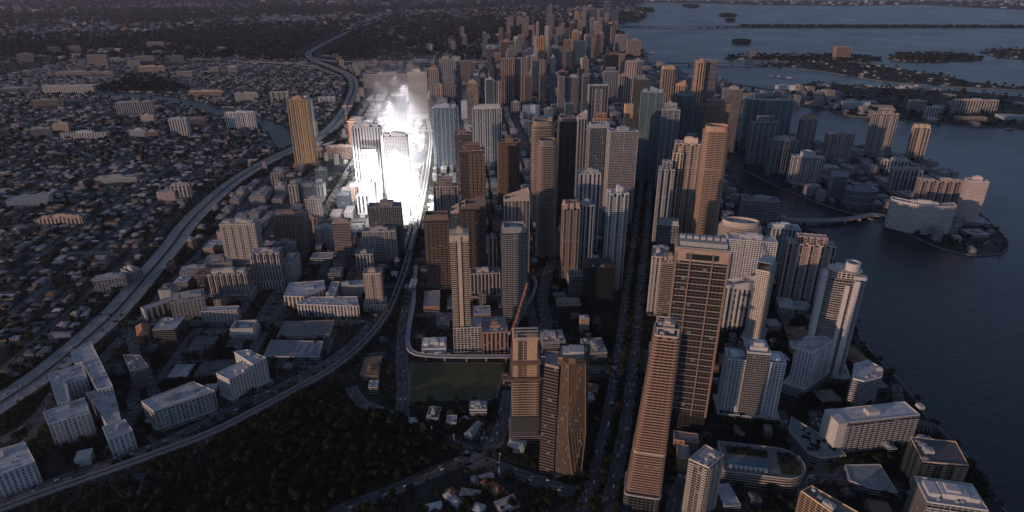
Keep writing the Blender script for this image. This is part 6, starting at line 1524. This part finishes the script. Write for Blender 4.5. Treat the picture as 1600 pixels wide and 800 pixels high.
# ================= BOATS, LAMPS =================
def boat(x,y,L,rot,label,grp=None,kind='boat'):
    X,Y=G(x,y,-1.5); r=empty(kind,(X,Y,-1.5),R(rot)); tag(r,label,'boat',grp); w=L*.24
    P=[(-w/2,-L/2),(w/2,-L/2),(w/2,L*.15),(0,L/2),(-w/2,L*.15)]
    mb=MB(); mb.prism(scalep(P,.86),-.4,L*.08,poly2=P); mb.obj('hull','paint',r,(.55,.55,.56))
    mb=MB(); mb.box(0,-L*.08,w*.7,L*.45,L*.08,L*.15); mb.box(0,-L*.06,w*.5,L*.25,L*.15,L*.21); mb.obj('cabin','paint',r,(.5,.5,.51)); return r
boat(1344,228,46,80,'white motor yacht anchored between the condominium island and the port')
boat(1345,116,40,80,'orange-lit ferry crossing below the causeway islands',kind='ferry')
boat(1310,226,14,30,'small white launch near the island north shore')
boat(1452,164,20,10,'small white boat moored at the port quay')
for k in range(26):
    boat(1338+k*4.2+rnd.uniform(-1,1),137.5+rnd.uniform(-1.2,.5),rnd.uniform(34,60),85+rnd.uniform(-6,6),'pale moored vessel in the long row along the port north quay','moored vessels along the port')
for k in range(7): boat(1205+k*5,119+k*.6,rnd.uniform(20,34),70,'small pale boat in the marina below the causeway','marina boats')
def lamp_post(x,y):
    X,Y=G(x,y); r=empty('street_lamp',(X,Y,0),rnd.random()*6); tag(r,'tall grey lamp mast standing beside the roundabout road','street lamp','tall lamp masts near the roundabout')
    mb=MB(); mb.box(0,0,.5,.5,0,13); mb.obj('pole','metal',r,(.5,.5,.5)); mb=MB(); mb.box(1,0,2.4,.4,12.8,13.2); mb.box(2.2,0,1,.6,12.6,12.9); mb.obj('lamp_arm','metal',r,(.5,.5,.5))
for p in((675,680),(710,692),(781,722),(780,745),(470,600)): lamp_post(*p)
# added spot lamps that brighten a strip of city; no such lamps stand there
def add_fill_lamp(x,y,z,e,ang,dy=60):
    X,Y=G(x,y); l=bpy.data.lights.new('added_fill_lamp','SPOT'); l.energy=ADDED_FILL*e; l.spot_size=R(ang); l.spot_blend=1.0; l.color=(1,.95,.97); l.shadow_soft_size=5
    o=bpy.data.objects.new('added_fill_lamp',l); COL.objects.link(o); o.location=(X,Y-dy,z); v=Vector((X,Y,0))-Vector(o.location); o.rotation_euler=v.to_track_quat('-Z','Y').to_euler()
for a in ((638,338,90,1.2,90,30),(612,318,150,1.8,85,240),(572,300,150,.8,80,120),(640,320,110,1.5,90,60),(632,333,120,1.0,80),(630,312,140,1.6,85),(627,290,170,2.2,90),(622,262,200,2.6,95),(652,250,180,1.6,85),(598,262,200,1.6,85),(620,236,190,2.6,100,240),(640,225,200,2.2,95),(642,200,170,1.1,95),(600,196,170,.9,95),(625,178,160,.7,95),(650,158,150,.5,90),(604,158,150,.4,90)): add_fill_lamp(*a)
# added scattering volume that softens the glow; no such fog hangs over the city
a=G(640,352); c=G(626,108); Y0,Y1=a[1],c[1]; 
P=[(a[0]-70,Y0-20),(a[0]+70,Y0-20),(c[0]+330,Y1),(c[0]-330,Y1)]
mb=MB(); mb.prism(P,.8,260,bottom=True)
mm,t,b=newmat('added_mist_volume'); t.nodes.remove(b); pos=geo_pos(t); sp=N(t,'ShaderNodeSeparateXYZ'); lk(t,pos,sp.inputs[0])
tt=mth(t,'DIVIDE',mth(t,'SUBTRACT',sp.outputs[1],Y0),Y1-Y0,clamp=True); xc=mth(t,'ADD',mth(t,'MULTIPLY',tt,c[0]-a[0]),a[0]); rx=mth(t,'ADD',mth(t,'MULTIPLY',tt,300),46)
u=mth(t,'DIVIDE',mth(t,'SUBTRACT',sp.outputs[0],xc),rx); fx=mth(t,'SUBTRACT',1.0,mth(t,'MULTIPLY',u,u),clamp=True)
fz=mth(t,'SUBTRACT',1.0,mth(t,'DIVIDE',sp.outputs[2],260),clamp=True); fy=mth(t,'MULTIPLY',mth(t,'POWER',mth(t,'SUBTRACT',1.0,tt),2.0),mth(t,'MINIMUM',mth(t,'MULTIPLY',tt,30),1.0))
nz=mth(t,'ADD',mth(t,'MULTIPLY',noise(t,.006,pos,3),1.2),.4)
den=mth(t,'MULTIPLY',mth(t,'MULTIPLY',mth(t,'MULTIPLY',fx,fx),mth(t,'MULTIPLY',fz,fz)),mth(t,'MULTIPLY',fy,nz)); den=mth(t,'MULTIPLY',den,ADDED_MIST)
pv=N(t,'ShaderNodeVolumePrincipled'); pv.inputs['Color'].default_value=(.97,.96,1,1); lk(t,den,pv.inputs['Density']); lk(t,pv.outputs[0],t.nodes['Material Output'].inputs['Volume'])
tag(mb.obj('added_mist',mm),'added white glow volume over the brightly lit strip of towers','added_mist',kind='stuff')
# ================= HAZE =================
mb=MB(); mb.prism([(-25000,-1500),(25000,-1500),(25000,26500),(-25000,26500)],-4,560,bottom=True)
hm,t,b=newmat('air'); t.nodes.remove(b); pv=N(t,'ShaderNodeVolumePrincipled'); pv.inputs['Color'].default_value=(.57,.55,.68,1); pv.inputs['Density'].default_value=HAZE; pv.inputs['Anisotropy'].default_value=.2
lk(t,pv.outputs[0],t.nodes['Material Output'].inputs['Volume']); hz=mb.obj('haze',hm); hz['kind']='stuff'; hm.cycles.homogeneous_volume=True
